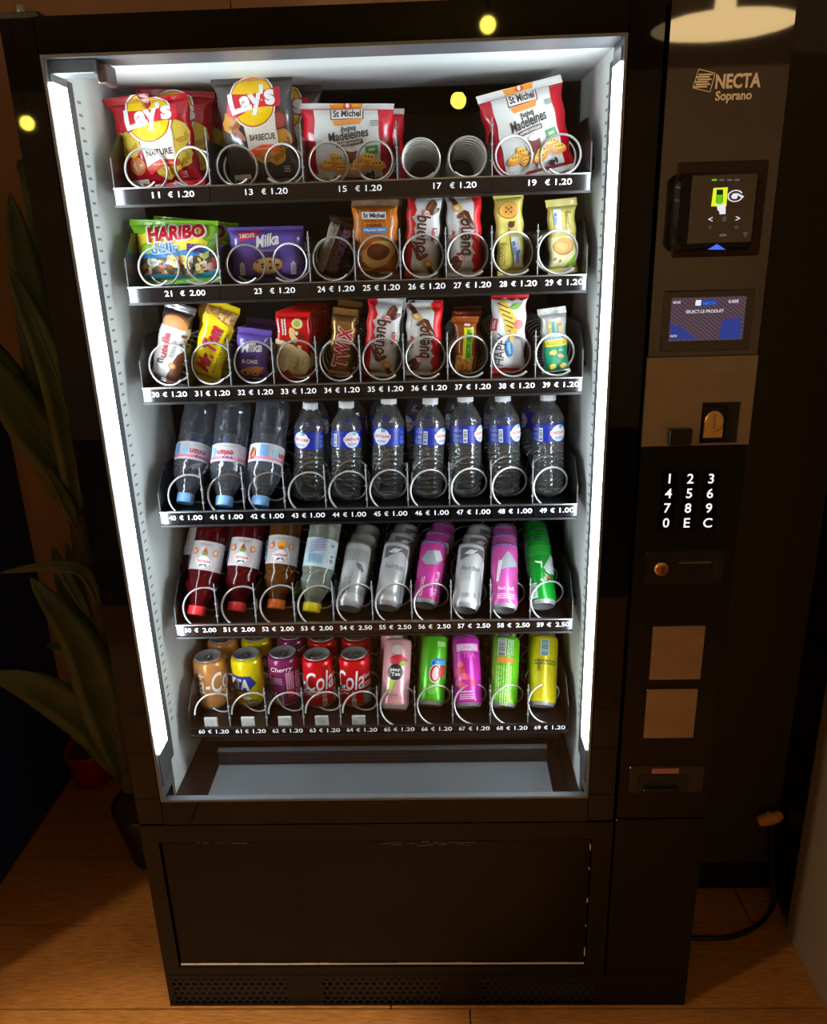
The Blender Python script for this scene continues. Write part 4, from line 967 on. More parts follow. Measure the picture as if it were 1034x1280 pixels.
def nut(a, H):
    a.rect(-.02, .19 * H, .78, .30 * H, (226, 170, 100)); a.ell(-.06, .17 * H, .26, .12 * H, (176, 110, 40), wob=.1, seed=1); a.ell(-.06, .17 * H, .2, .09 * H, (206, 146, 60), wob=.2, seed=2); a.ell(-.1, .16 * H, .1, .05 * H, (150, 90, 34), wob=.2, seed=3)
    a.poly([(-.10, .28 * H), (.30, .30 * H), (.36, .82 * H), (-.06, .82 * H)], (238, 222, 40)); a.poly([(.02, .28 * H), (.30, .30 * H), (.34, .80 * H), (.08, .80 * H)], (120, 190, 50)); a.text('NATURE VALLEY', .17, .55 * H, w=.46 * H, h=.20, rot=88, col=(30, 90, 40), bold=.04); a.text('Crunchy', -.03, .5 * H, w=.3 * H, h=.07, rot=88, col=(150, 110, 20))
    a.rect(.08, .86 * H, .26, .03 * H, (240, 236, 230)); a.ell(-.26, .30 * H, .09, .03 * H, (190, 60, 40)); a.lines(-.24, .5 * H, .2 * H, .06, 1, (240, 200, 150), rot=90)
NB_ = film('nut_brown', (150, 76, 30)); NR = film('nut_red', (120, 20, 34))
p = pose(2, 580, 476, 582, 397, 33, .185)
nb = product('nut_bar', 'narrow brown nut bar with a green and yellow label', 'nut bar', 'brown nut bars', p, .022, plain(NB_, NB_), nut, dict(seed=28, ea=4, eb=8, pinch=.20, st=.010, sb=.004))
p = pose(2, 583, 475, 583, 391, 36, .215)
nr = product('nut_bar', 'dark red topped nut bar directly behind the narrow brown one', 'nut bar', 'brown nut bars', p, .022, plain(NB_, NR), nut, dict(seed=29, ea=4, eb=8, pinch=.18, st=.016, sb=.004))
behind(nr, 'dark red topped nut bar at the very back of its row', .004, .05, .006)
def hippo(a, H):
    a.poly([(-.5, H), (.5, H), (.5, .93 * H), (.34, .90 * H), (.2, .93 * H), (.05, .90 * H), (-.1, .94 * H), (-.3, .91 * H), (-.5, .92 * H)], (214, 20, 32)); a.poly([(-.5, 0), (.5, 0), (.5, .08 * H), (.2, .065 * H), (-.1, .09 * H), (-.3, .06 * H), (-.5, .07 * H)], (214, 20, 32))
    a.poly([(-.28, .90 * H), (-.14, .92 * H), (.22, .68 * H), (.20, .50 * H), (.06, .45 * H), (-.08, .52 * H), (-.16, .66 * H), (-.30, .78 * H)], (232, 200, 90))
    for i in range(6): a.rect(-.19 + i * .06, (.85 - i * .065) * H, .32, .014 * H, (96, 60, 34), rot=-22)
    a.ell(.26, .62 * H, .13, .06 * H, (214, 120, 116)); a.ell(.14, .54 * H, .10, .04 * H, (240, 190, 80)); a.ell(.18, .84 * H, .17, .03 * H, (120, 176, 60), rot=20, wob=.2, seed=2); a.ell(.06, .45 * H, .05, .06 * H, (232, 190, 90))
    a.rect(-.42, .62 * H, .16, .15 * H, (170, 24, 50)); a.lines(-.42, .62 * H, .1 * H, .08, 2, (240, 210, 210), rot=90)
    a.text('HAPPY', -.24, .32 * H, w=.40 * H, h=.25, rot=84, col=(44, 40, 42), bold=.0); a.ell(.02, .33 * H, .10, .105 * H, (40, 140, 214), rot=12); a.text('hippo', .02, .33 * H, w=.14 * H, h=.10, rot=-78, col=(230, 244, 252), bold=.02)
HW = film('hippo_white', (232, 232, 232))
p = pose(2, 634, 474, 637, 367, 46, .185)
product('biscuit_bar', 'white biscuit wrapper with red ends and a yellow wafer picture', 'biscuits', None, p, .03, plain(HW, None), hippo, dict(seed=30, ea=4, eb=10, pinch=.08, st=.010, sb=.008))
def cereal(a, H):
    a.poly([(-.46, .02 * H), (.46, .02 * H), (.44, .42 * H), (-.42, .42 * H)], (28, 150, 110)); a.poly([(-.42, .42 * H), (.44, .42 * H), (.44, .52 * H), (-.42, .52 * H)], (230, 210, 60)); a.lines(0, .47 * H, .7, .05 * H, 2, (120, 150, 40)); a.rect(0, .55 * H, .72, .04 * H, (180, 205, 216)); a.lines(0, .55 * H, .6, .03 * H, 1, (60, 90, 110))
    a.rect(.02, .71 * H, .56, .18 * H, (200, 170, 110)); a.rect(-.04, .71 * H, .12, .17 * H, (60, 150, 150)); a.rect(.12, .69 * H, .10, .14 * H, (60, 150, 150)); a.ell(.2, .75 * H, .07, .02 * H, (210, 90, 50)); a.ell(-.18, .74 * H, .06, .025 * H, (230, 210, 120))
    for x, y in ((-.1, .33), (-.18, .12), (.22, .12)): a.ell(x, y * H, .13, .04 * H, (240, 214, 110), n=10, wob=.25, seed=int(y * 100))
    a.ell(.18, .27 * H, .14, .03 * H, (236, 170, 110), rot=-20); a.rect(-.16, .12 * H, .24, .06 * H, (230, 220, 90)); a.lines(.2, .36 * H, .16, .02 * H, 1, (230, 240, 230)); a.text('CEREALI', .1, .045 * H, w=.5, h=.03 * H, col=(120, 226, 190))
CW = mat('film_silver_white', (214, 218, 216), .22, metal=.3, var=.25, vscale=70, bump=.5, bscale=120)
p = pose(2, 695, 474, 690, 386, 35, .185)
product('cereal_bar', 'silver topped cereal bar with a green lower half', 'cereal bar', None, p, .026, plain(CW, CW), cereal, dict(seed=31, ea=4, eb=10, pinch=.10, st=.011, sb=.004))

# ---- bottles
WATER = clear('water_bottle', (.90, .92, .93), refl=1.0, rough=.035, ior=1.75, bump=.35, bscale=90, body=.045, bodycol=(225, 228, 228))
EVB = clear('pale_water_bottle', (.80, .84, .90), refl=1.0, rough=.04, ior=1.8, bump=1.0, bscale=34, body=.055, bodycol=(205, 212, 226))
def bottle_things(t, prof, m, cap_prof, cap_m, n=48):
    mb = MB(); mb.lathe(prof, m, n=n, cap0=True); mb.build('bottle_body', t)
    c = MB(); c.lathe(cap_prof, cap_m, n=36, cap1=True, cap0=True); c.build('cap', t)
def ribs(z0, z1, n, r, a):
    out = []
    for k in range(n):
        z = z0 + (z1 - z0) * k / n; s = (z1 - z0) / n
        out += [(z, r - a), (z + s * .25, r - a * .2), (z + s * .5, r), (z + s * .75, r - a * .2)]
    return out
R0 = .0318
crist = [(.0, .012), (.002, .024), (.006, R0 - .002), (.014, R0)] + ribs(.02, .098, 8, R0, .0024) + [(.100, R0 - .002), (.106, R0 - .0002), (.112, R0 - .0012), (.150, R0 - .0012), (.155, R0 - .0002), (.165, R0 - .004), (.178, .021), (.186, .0140), (.192, .0132), (.200, .0132)]
crist = [(z * .985, r) for z, r in crist]; WSC = .955
capW = mat('cap_white', (206, 208, 210), .4)
def water_bottle(label, spin):
    t = thing('water_bottle', label, 'bottle', group='blue-labelled water bottles')
    bottle_things(t, crist, WATER, [(.190, .0150), (.191, .0155), (.202, .0155), (.2035, .014)], capW)
    b = MB()      # dimpled foot of the bottle
    b.lathe([(.001, .024), (.004, .020), (.010, .006), (.012, .001)], WATER, n=24); b.build('base_dimple', t)
    lz0, lz1 = .1115, .147
    L = MB(); L.lathe([(lz0, R0 - .0004), (lz1, R0 - .0004)], mat('label_blue', (16, 38, 150), .4, var=.12, vscale=40)); lab = L.build('paper_label', t)
    s = Rev([(lz0, R0 - .0004), (lz1, R0 - .0004)], R0); a = Art(); D = 1.0; zc = (lz0 + lz1) / 2
    for k in (0, 1):
        u0 = (k - .5) * math.pi * R0
        a.ell(u0, zc, .0165, .0165, (226, 232, 244)); a.rect(u0, zc + .001, .036, .008, (246, 240, 240)); a.text('CRISTALINE', u0, zc + .001, w=.033, h=.0055, col=(206, 50, 60), bold=.03); a.rect(u0 + .004, zc + .0125, .008, .006, (70, 180, 170)); a.lines(u0, zc - .009, .018, .005, 2, (90, 120, 200))
        a.lay = 4
        u1 = u0 + .5 * math.pi * R0 * .98
        a.text('EAU DE', u1, zc + .008, w=.016, h=.005, col=(150, 170, 240)); a.text('SOURCE', u1, zc - .002, w=.018, h=.006, col=(150, 170, 240)); a.lines(u1, zc - .011, .02, .008, 3, (120, 146, 230)); 
        if k == 0: a.rect(u1 + .015, zc - .002, .008, .026, (224, 228, 236)); a.bars(u1 + .015, zc - .002, .022, .006, 10, (60, 60, 70), vert=False)
    a.build(s, lab, 1); return t
proto = None
caps43 = [(385, 622, 389, 505), (433, 623, 433.6, 506), (484, 619, 486.5, 499), (534, 619, 538.6, 503), (582, 619, 582, 499), (631.5, 621, 628.6, 502), (685, 622, 685, 503)]
spins = (-115, -62, -112, -38, -28, -40, -58)
for k, (bx, by, tx, ty) in enumerate(caps43):
    lab = 'blue-labelled clear water bottle, %s counting from the upturned bottles, front row' % ORD[k]
    if proto is None: t = proto = water_bottle(lab, 0)
    else: t = copy_thing(proto, lab)
    Y = max(.165, min(.22, hitz(bx, by, ZF[3] + .003).y + .026)); B = hit(bx, by - 4, Y); T = hit(tx, ty, Y + .008)
    tl = math.degrees(math.atan2(T.x - B.x, .2)); orient(t, (B.x, Y, ZF[3] + .002), tl, 3, spins[k]); WSC = (.925, .925, .955, .94, .955, .95, .95)[k]; t.scale = (WSC,) * 3
    c = copy_thing(proto, lab.replace('front row', 'second row')); orient(c, (B.x + (.012, .012, .0, -.008, -.004, -.004, -.012)[k], Y + .075, ZF[3] + .010), -1, 2, spins[k] + 70); c.scale = (WSC,) * 3
RE = .0325
evian = [(0, .012), (.003, .026), (.010, RE), (.03, RE - .001), (.05, RE + .0004), (.075, RE - .0012), (.095, RE - .0005), (.135, RE - .0005), (.142, RE), (.16, .029), (.185, .0185), (.196, .0138), (.206, .0132)]
def evian_bottle(label):
    t = thing('water_bottle', label, 'bottle', group='upturned pale-capped water bottles')
    bottle_things(t, evian, EVB, [(.194, .0158), (.1955, .0163), (.2095, .0163), (.2115, .0150)], mat('cap_pale_blue', (124, 176, 226), .35))
    lz0, lz1 = .098, .133; L = MB(); L.lathe([(lz0, RE), (lz1, RE)], mat('label_pale', (206, 204, 210), .4, var=.05)); lab = L.build('paper_label', t); s = Rev([(lz0, RE), (lz1, RE)], RE); a = Art(); zc = (lz0 + lz1) / 2
    a.multi([[(-math.pi * RE + i * .01, lz1 - .009), (-math.pi * RE + i * .01 + .0101, lz1 - .009), (-math.pi * RE + i * .01 + .0101, lz1 - .004), (-math.pi * RE + i * .01, lz1 - .004)] for i in range(20)], (222, 130, 160))
    for k in (0, 1):
        u0 = (k - .5) * math.pi * RE; a.lay = 4
        a.text('evian', u0, zc + .002, w=.030, h=.0115, col=(196, 34, 60), bold=.02)
        for i in range(3): a.ell(u0 - .012 + i * .007, zc + .0105, .0022, .0022, (60, 70, 160), n=8)
        a.ell(u0 + .024, zc, .006, .009, (150, 190, 220)); a.rect(u0 + .045, zc - .003, .014, .022, (120, 166, 220)); a.ell(u0 + .066, zc, .004, .010, (206, 130, 80), rot=20); a.ell(u0 + .070, zc, .003, .009, (120, 70, 50), rot=-20); a.ell(u0 + .068, zc + .011, .003, .003, (200, 40, 60), n=8)
        a.lines(u0 - .004, zc - .011, .028, .004, 1, (150, 200, 160))
    a.build(s, lab, 1); return t
def put_upturned(t, row, bx, by, tx, ty, Yb, L, lean, spin, Rcap=.016, fit=False):
    """stands on its cap, leaning back; the neck end is set by the pixel, the lean gives where the other end rests"""
    le = math.radians(lean); z = ZF[row] + .003 + Rcap * math.sin(le)
    if fit: Yb = max(.138, min(.20, hitz(bx, by, z).y)); put_upturned.Y = Yb
    B = hit(bx, by, Yb); T = hit(tx, ty, Yb + L * math.sin(le)); tl = math.degrees(math.atan2(T.x - B.x, L * math.cos(le)))
    R = Matrix.Rotation(math.radians(tl), 3, 'Y') @ Matrix.Rotation(-le, 3, 'X')
    top = Vector((B.x, Yb, z)) + R @ Vector((0, 0, L))
    t.rotation_mode = 'QUATERNION'; t.rotation_quaternion = (R @ Matrix.Rotation(math.pi, 3, 'Y') @ Matrix.Rotation(math.radians(spin), 3, 'Z')).to_quaternion(); t.location = top
    return top
proto = None
for k, (bx, by, tx, ty, sp) in enumerate(((231, 629, 254, 503, 60), (280, 633, 294, 503, 90), (325, 633, 343, 503, 10))):
    lab = ('upturned clear water bottle with pale blue cap beside the white cabinet wall', 'upturned clear water bottle with pale blue cap, middle one of three', 'upturned clear water bottle with pale blue cap beside the labelled ones')[k]
    if proto is None: t = proto = evian_bottle(lab)
    else: t = copy_thing(proto, lab)
    put_upturned(t, 3, bx, by, tx, ty, .150, .2115, 33, sp, fit=True)
    c = copy_thing(proto, lab + ', second row'); put_upturned(c, 3, bx + 3, by, tx + 6, ty, put_upturned.Y + .078, .2115, 33, sp + 120); 
RS = .0315
soft = [(0, .012), (.003, .026), (.010, RS), (.06, RS - .0006), (.075, RS), (.128, RS), (.140, RS - .003), (.150, RS), (.165, .027), (.182, .019), (.192, .0150), (.198, .0142), (.206, .0138)]
def soft_bottle(label, nm, tint, body, capc, style):
    t = thing('soft_drink_bottle', label, 'bottle', group='upturned flavoured drink bottles')
    m = clear('drink_' + nm, tint, refl=1.0, rough=.04, ior=1.42, body=.30, bodycol=body)
    bottle_things(t, soft, m, [(.193, .0172), (.1945, .0178), (.2085, .0178), (.2105, .0165)], mat('cap_' + nm, capc, .35))
    lz0, lz1 = .066, .124; pr = [(lz0, RS + .0003), (lz1, RS + .0003)]; L = MB(); L.lathe(pr, mat('label_' + nm, (200, 192, 192) if style != 'lemon' else (176, 192, 196), .4, var=.05)); lab = L.build('paper_label', t); s = Rev(pr, RS); a = Art(); zc = (lz0 + lz1) / 2
    for k in (0, 1):
        u0 = (k - .5) * math.pi * RS; a.lay = 2
        if style == 'lemon':
            for j in range(9): a.rect(u0 + .01, lz0 + .004 + j * .0028, .036, .0012, (120, 112, 170), rot=20 if j % 2 else 14)
            a.bars(u0 + .012, zc + .013, .03, .018, 7, (110, 160, 190)); a.rect(u0 - .022, zc + .012, .014, .02, (230, 236, 240)); a.bars(u0 - .022, zc + .012, .018, .010, 9, (50, 60, 70), vert=False); a.text('00', u0 - .020, zc - .016, h=.006, col=(60, 70, 90), bold=.02)
        else:
            a.ell(u0, zc + .013, .0125, .012, (236, 238, 242)); a.rect(u0, zc + .012, .032, .008, (246, 240, 240)); a.text('CRISTALINE', u0, zc + .012, w=.029, h=.0052, rot=180, col=(200, 60, 70), bold=.03); a.poly([(u0 - .008, zc + .024), (u0 - .002, zc + .019), (u0 + .008, zc + .024), (u0 + .006, zc + .018), (u0 - .006, zc + .018)], (60, 64, 80))
            fr = {'berry': (200, 50, 40), 'peach': (236, 170, 40)}[style]
            a.poly([(u0 - .0065, zc - .002), (u0 + .0065, zc - .002), (u0, zc - .016)], fr) if style == 'berry' else a.ell(u0, zc - .008, .0085, .0085, fr)
            a.ell(u0, zc - .003, .006, .0035, (120, 160, 50) if style == 'berry' else (200, 110, 30))
            for d_ in (-.020, .020): a.ell(u0 + d_, zc - .007, .0055, .007, (214, 120, 70)); a.ell(u0 + d_, zc - .007, .003, .004, (236, 190, 150))
            a.lines(u0, zc - .021, .022, .005, 2, (150, 130, 130)); a.rect(u0 + .042, zc, .012, .040, (140, 176, 216)); a.lines(u0 + .042, zc, .034, .010, 3, (80, 110, 170), rot=90)
    a.build(s, lab, 1); return t
for k, (bx, by, tx, ty, nm, tint, body, cap_, st_, sp, lab) in enumerate((
    (245, 769, 272, 655, 'red', (.52, .08, .09), (120, 22, 30), (226, 44, 52), 'berry', 88, 'upturned red drink bottle with red cap beside the white cabinet wall'),
    (295, 764, 318, 652, 'red', (.52, .08, .09), (120, 22, 30), (226, 44, 52), 'berry', 92, 'upturned red drink bottle with red cap beside the amber bottle'),
    (345, 761, 362, 652, 'peach', (.62, .36, .14), (140, 84, 34), (236, 108, 30), 'peach', 88, 'upturned amber drink bottle with orange cap'),
    (389, 765, 412, 655, 'lemon', (.84, .86, .80), (170, 176, 160), (244, 222, 20), 'lemon', 84, 'upturned clear lemonade bottle with bright yellow cap'))):
    t = soft_bottle(lab, nm, tint, body, cap_, st_); put_upturned(t, 4, bx, by, tx, ty, .150, .2105, 33, sp, .0175, True)
    c = copy_thing(t, lab + ', behind the front one'); put_upturned(c, 4, bx - 6 if k < 2 else bx + 3, by, tx - 4 if k < 2 else tx + 6, ty, put_upturned.Y + .076, .2105, 33, sp + 90, .0175)

# ---- cans
M_LID = mat('can_lid', (176, 180, 184), .34, metal=.55, var=.1)
def can_parts(t, R, H, rn_, neck, m, rim=M_LID):
    pr = [(.0, R * .80), (.002, R * .84), (.008, R * .96), (.012, R)] + [(.012 + (H - .012 - neck) * k / 6, R) for k in range(1, 7)] + [(H - neck * .55, R * .965), (H - neck * .15, rn_ + .001), (H - .003, rn_)]
    mb = MB(); mb.lathe(pr, m); mb.build('can_body', t)
    b = MB(); b.lathe([(.0001, R * .80), (-.0006, R * .77), (.004, R * .70), (.008, R * .3), (.009, .0005)], rim, n=40); b.lathe([(.0085, R * .964), (.0035, R * .885), (.0, R * .81)], rim, n=40); b.build('base', t)
    l = MB(); l.lathe([(H - .0035, rn_ + .0002), (H - .001, rn_ + .0012), (H, rn_ + .0004), (H - .0005, rn_ - .0012), (H - .006, rn_ - .003), (H - .006, .0005)], rim, n=40); lid = l.build('lid', t)
    tb = MB(); z = H - .0052
    ring_ = [[(.0085 * q * math.sin(i * math.tau / 18), -.004 - .011 * q * math.cos(i * math.tau / 18), z + zz) for i in range(18)] for q, zz in ((1, .0), (1, .0016), (.55, .0016), (.55, .0))]
    tb.grid(ring_, M_ALU, close_u=True); tb.lathe([(0, .003), (.002, .003), (.0022, .0005)], M_ALU, n=12, c=(0, .006, z)); tb.build('ring_pull', lid)
    return Rev(pr, R)
def lean_place(t, row, bx, by, tx, ty, Yb, L, R, lean, spin=0, fit=False):
    le = math.radians(lean); z = ZF[row] + .002 + R * math.sin(le)
    if fit: Yb = max(.140, min(.20, hitz(bx, by, z).y)); lean_place.Y = Yb
    B = hit(bx, by, Yb); T = hit(tx, ty, Yb + L * math.sin(le)); tl = math.degrees(math.atan2(T.x - B.x, L * math.cos(le)))
    Rm = Matrix.Rotation(math.radians(tl), 3, 'Y') @ Matrix.Rotation(-le, 3, 'X') @ Matrix.Rotation(math.radians(spin), 3, 'Z')
    t.rotation_mode = 'QUATERNION'; t.rotation_quaternion = Rm.to_quaternion(); t.location = (B.x, Yb, z)
def canfilm(name, rgb, rough=.26, metal=.25): return mat('can_' + name, rgb, rough, metal=metal, var=.05, vscale=40)
# slim energy drink cans, leaning back in their coils
RB_, HB = .0266, .134
def en_white(a, txt):
    a.poly([(-.026, .122), (.026, .122), (.026, .104), (.010, .112), (-.006, .104), (-.020, .096), (-.026, .098)], (96, 96, 98)); a.ell(-.004, .112, .012, .004, (210, 210, 210), rot=20, wob=.3, seed=2)
    a.lines(-.0, .066, .05, .03, 8, (150, 150, 152), seed=3, fill=.35); a.text('Red Bull', 0, .078, w=.036, h=.009, col=(120, 120, 124), bold=.02); a.lines(0, .022, .03, .010, 3, (130, 130, 134)); a.rect(.030, .055, .012, .09, (206, 208, 212))
def en_text(a, txt):
    a.lines(0, .105, .05, .026, 9, (110, 110, 112), seed=5, fill=.5); a.ell(.010, .080, .006, .010, (96, 96, 98), rot=30, wob=.3, seed=4); a.text('Red Bull', -.006, .058, w=.03, h=.01, rot=90, col=(140, 140, 142)); a.lines(-.012, .04, .036, .016, 4, (110, 110, 112), rot=90, seed=7); a.lines(.012, .03, .034, .012, 3, (140, 140, 142), seed=9)
def en_pink(a, txt):
    a.rect(0, .126, .2, .004, (120, 120, 190)); a.poly([(-.024, .088), (-.014, .106), (.012, .110), (.022, .094), (.012, .080), (-.012, .076)], (150, 156, 164)); a.poly([(-.002, .108), (.012, .110), (.022, .094), (.008, .084)], (206, 210, 214)); a.text('Red Bull', .014, .040, w=.05, h=.008, rot=86, col=(246, 206, 230), bold=.02); a.lines(-.014, .03, .04, .008, 2, (246, 206, 230), rot=88)
def en_pink2(a, txt):
    a.rect(0, .126, .2, .004, (120, 120, 190)); a.poly([(-.010, .074), (-.010, .092), (.004, .114), (.024, .092), (.024, .084)], (160, 168, 176)); a.poly([(-.020, .05), (-.014, .094), (-.006, .094), (-.014, .05)], (232, 214, 226)); a.lines(0, .02, .034, .012, 3, (246, 206, 230)); a.text('Red Bull', .0, .036, w=.03, h=.007, col=(250, 220, 236), bold=.02)
def en_green(a, txt):
    a.lines(-.002, .108, .046, .022, 8, (60, 170, 70), fill=.4); a.poly([(.004, .070), (.024, .100), (.036, .096), (.036, .060), (.016, .058)], (176, 186, 186)); a.text('Red Bull', .010, .058, w=.04, h=.010, rot=60, col=(226, 238, 226), bold=.0, shear=.2); a.ell(-.004, .082, .008, .002, (214, 240, 200), rot=-20); a.ell(.001, .077, .0014, .008, (214, 240, 200)); a.rect(-.018, .025, .014, .03, (216, 226, 216)); a.lines(-.018, .025, .012, .026, 8, (70, 110, 70)); a.ell(.014, .050, .004, .003, (200, 60, 40))
ens = [(436, 761, 449, 681, 'white_print', (198, 198, 196), en_text, 'white energy drink can with fine print, first beside the lemonade bottle'), (484, 760, 497, 681, 'white', (206, 206, 204), en_white, 'white energy drink can between the fine print can and a pink can'),
       (531.5, 757, 543, 677.5, 'pink', (216, 70, 160), en_pink, 'pink energy drink can with a grey lozenge, between two white cans'), (582, 763, 590, 682, 'white', (206, 206, 204), en_white, 'white energy drink can standing between two pink cans'),
       (630.5, 763, 630.5, 681.5, 'pink2', (224, 92, 178), en_pink2, 'pink energy drink can with a pale peak, beside the green can'), (679, 758, 671.5, 677, 'green', (14, 150, 40), en_green, 'green energy drink can at the end of the shelf')]
for bx, by, tx, ty, nm, rgb, art, lab in ens:
    t = thing('energy_drink_can', lab, 'can', group='slim energy drink cans'); s = can_parts(t, RB_, HB, .0245, .010, canfilm(nm, rgb)); a = Art(); art(a, ''); a.build(s, t, 1)
    lean_place(t, 4, bx, by, tx, ty, .160, HB, RB_, 45, fit=True); YB = lean_place.Y
    for j in (1, 2):
        c = copy_thing(t, lab + (', next behind' if j == 1 else ', third back')); dx = (tx - bx) * .25 + (3 if tx > bx else 0); lean_place(c, 4, bx + dx * j, by, tx + dx * j, ty, YB + .052 * j, HB, RB_, 45, 25 * j)
# standard cans
RC, HC = .0331, .1155
def coke(script, extra):
    def f(a, _):
        if extra == 'vanilla': a.rect(-.010, .083, .016, .004, (248, 232, 206)); a.rect(-.010, .083, .004, .015, (248, 232, 206))
        a.text('Coca-Cola', .0, .064, w=.150, h=.044, rot=4, col=(250, 240, 226) if extra == 'vanilla' else (250, 246, 246), bold=.01, shear=.3)
        a.multi([[(-.03 + i * .008, .041 + .002 * math.sin(i * .9)), (-.022 + i * .008, .041 + .002 * math.sin(i * .9 + .9)), (-.022 + i * .008, .0435 + .002 * math.sin(i * .9 + .9)), (-.03 + i * .008, .0435 + .002 * math.sin(i * .9))] for i in range(9)], (250, 240, 230))
        if extra == 'red': a.text('ORIGINAL TASTE', .02, .036, w=.04, h=.0045, col=(250, 240, 240), bold=.02); a.poly([(.046, .010), (.056, .010), (.056, .022), (.054, .028), (.056, .034), (.0535, .042), (.0485, .042), (.046, .034), (.048, .028), (.046, .022)], (206, 200, 190)); a.bars(.051, .026, .028, .009, 8, (120, 90, 80), vert=False); a.rect(.082, .024, .020, .036, (150, 156, 156)); a.text('Gout', .082, .075, w=.02, h=.010, rot=6, col=(250, 236, 236), bold=.02, shear=.2); a.lines(.082, .055, .022, .014, 3, (246, 210, 210), rot=4)
        if extra == 'vanilla': a.lines(0, .018, .05, .006, 1, (200, 120, 70))
    return f
def fanta(a, _):
    a.poly([(-.064, .042), (-.064, .078), (.018, .078), (.030, .058), (.004, .036), (-.004, .042)], (34, 56, 150)); a.text('FANTA', -.022, .060, w=.076, h=.026, rot=-4, col=(250, 250, 248), bold=.06); a.ell(-.006, .033, .018, .006, (236, 140, 30), rot=20, wob=.2, seed=3); a.ell(.008, .027, .010, .004, (240, 236, 230), rot=-10); a.rect(-.022, .036, .012, .010, (246, 240, 200)); a.ell(.018, .016, .012, .006, (120, 110, 60), wob=.2, seed=2); a.text('Citron', .018, .016, w=.018, h=.005, col=(230, 226, 190))
def cherry(a, _):
    a.text('Cherry', .0, .088, w=.05, h=.013, rot=4, col=(250, 226, 240), bold=.01, shear=.3); a.rect(-.014, .045, .034, .036, (150, 50, 130)); a.lines(-.014, .062, .028, .016, 4, (236, 190, 220)); a.rect(-.014, .014, .028, .032, (196, 190, 196)); a.bars(-.014, .022, .026, .012, 12, (60, 40, 56)); a.rect(.016, .06, .018, .046, (176, 96, 140)); a.lines(.016, .06, .042, .016, 4, (236, 190, 216), rot=88); a.rect(.016, .034, .014, .018, (206, 24, 44)); a.lines(.034, .05, .06, .014, 5, (220, 170, 196), rot=88)
cans = [(269, 883, 265.5, 819, 'tan', (216, 150, 88), coke(0, 'vanilla'), -4, 'tan cola can with a white cross above its script'), (315, 880, 312.6, 816, 'yellow', (236, 214, 8), fanta, -12, 'bright yellow soda can with a navy name badge'),
        (360, 877, 357.6, 814.7, 'plum', (132, 38, 92), cherry, 0, 'plum coloured cola can with a barcode panel'), (402, 881, 399.7, 816, 'red', (206, 10, 22), coke(0, 'red'), -64, 'red cola can with white script beside the plum can'), (447, 880, 445.4, 815.5, 'red', (206, 10, 22), coke(0, 'red'), -92, 'red cola can with white script beside the pink slim can')]
for k, (bx, by, tx, ty, nm, rgb, art, sp, lab) in enumerate(cans):
    t = thing('soda_can', lab, 'can', group='soda cans'); s = can_parts(t, RC, HC, .0265, .016, canfilm(nm, rgb)); a = Art(); art(a, 0); a.build(s, t, 1)
    Y = max(.17, min(.24, hitz(bx, by + 4, ZF[5] + .002).y + .028)); B = hit(bx, by, Y); orient(t, (B.x, Y, ZF[5] + .001), -.6, 0, sp)
    c = copy_thing(t, lab + ', the one standing behind it'); orient(c, (B.x + (.008, .003, .003, -.002, -.004)[k], Y + .080, ZF[5] + .001), 0, 0, sp + 40)
RSL, HSL = .0288, .1425
def s_pink(a, _):
    a.ell(.0, .118, .012, .010, (206, 196, 190)); a.ell(.004, .098, .018, .010, (206, 30, 50), wob=.15, seed=2); a.ell(-.006, .094, .008, .006, (214, 60, 70)); a.ell(.012, .090, .008, .005, (140, 190, 60), rot=30); a.ell(-.002, .072, .0165, .0165, (38, 34, 36)); a.text('May', -.002, .076, w=.02, h=.008, rot=6, col=(244, 240, 240), bold=.03); a.text('Tea', -.001, .068, w=.018, h=.008, rot=6, col=(244, 240, 240), bold=.03); a.poly([(-.016, .030), (-.010, .030), (.0, .056), (-.012, .056)], (170, 206, 70)); a.text('LITCHI', -.004, .026, w=.02, h=.004, col=(120, 60, 70), bold=.02); a.lines(-.004, .020, .024, .004, 1, (190, 120, 130))
def s_green(a, _):
    a.poly([(-.008, .078), (.004, .094), (.026, .094), (.028, .082), (.012, .080), (.004, .072)], (20, 90, 180)); a.text('Oasis', .010, .086, w=.034, h=.014, rot=12, col=(60, 190, 230), bold=.02, shear=.2); a.ell(.004, .062, .0125, .019, (236, 232, 226), rot=-6); a.ell(.004, .062, .011, .017, (200, 30, 46), rot=-6); a.ell(.005, .062, .007, .014, (240, 206, 200), rot=-6); a.ell(.019, .068, .008, .014, (190, 40, 50), rot=-14); a.lines(.014, .124, .018, .010, 3, (210, 236, 190)); a.ell(-.002, .030, .009, .011, (110, 196, 60), wob=.2, seed=3)
def s_mag(a, _):
    a.rect(.004, .118, .05, .016, (232, 160, 212)); a.text('ARIZONA', .004, .118, w=.046, h=.012, col=(250, 226, 244), bold=.03); a.text('TEA', .006, .102, w=.028, h=.012, col=(220, 90, 190), bold=.05)
    rn_ = random.Random(8)
    for j in range(14): a.lay = 5 + j % 3; a.ell(rn_.uniform(-.022, .010), rn_.uniform(.034, .084), .007, .007, ((206, 20, 60), (226, 60, 90), (236, 110, 140))[j % 3], n=10)
    a.lay = 9; a.text('FRAMBOISE', -.004, .028, w=.026, h=.004, col=(246, 210, 236), bold=.02); a.lines(-.002, .018, .03, .012, 3, (246, 200, 230))
def s_lime(a, _):
    a.rect(-.012, .118, .018, .036, (206, 210, 206)); a.bars(-.012, .118, .034, .014, 14, (70, 80, 70), vert=False); a.lines(.006, .118, .032, .014, 4, (226, 240, 210), rot=90); a.rect(-.004, .092, .034, .012, (236, 140, 60)); a.lines(-.006, .05, .06, .034, 7, (176, 226, 120), rot=90, seed=5); a.lines(-.004, .018, .034, .018, 4, (206, 240, 150), rot=90, seed=8)
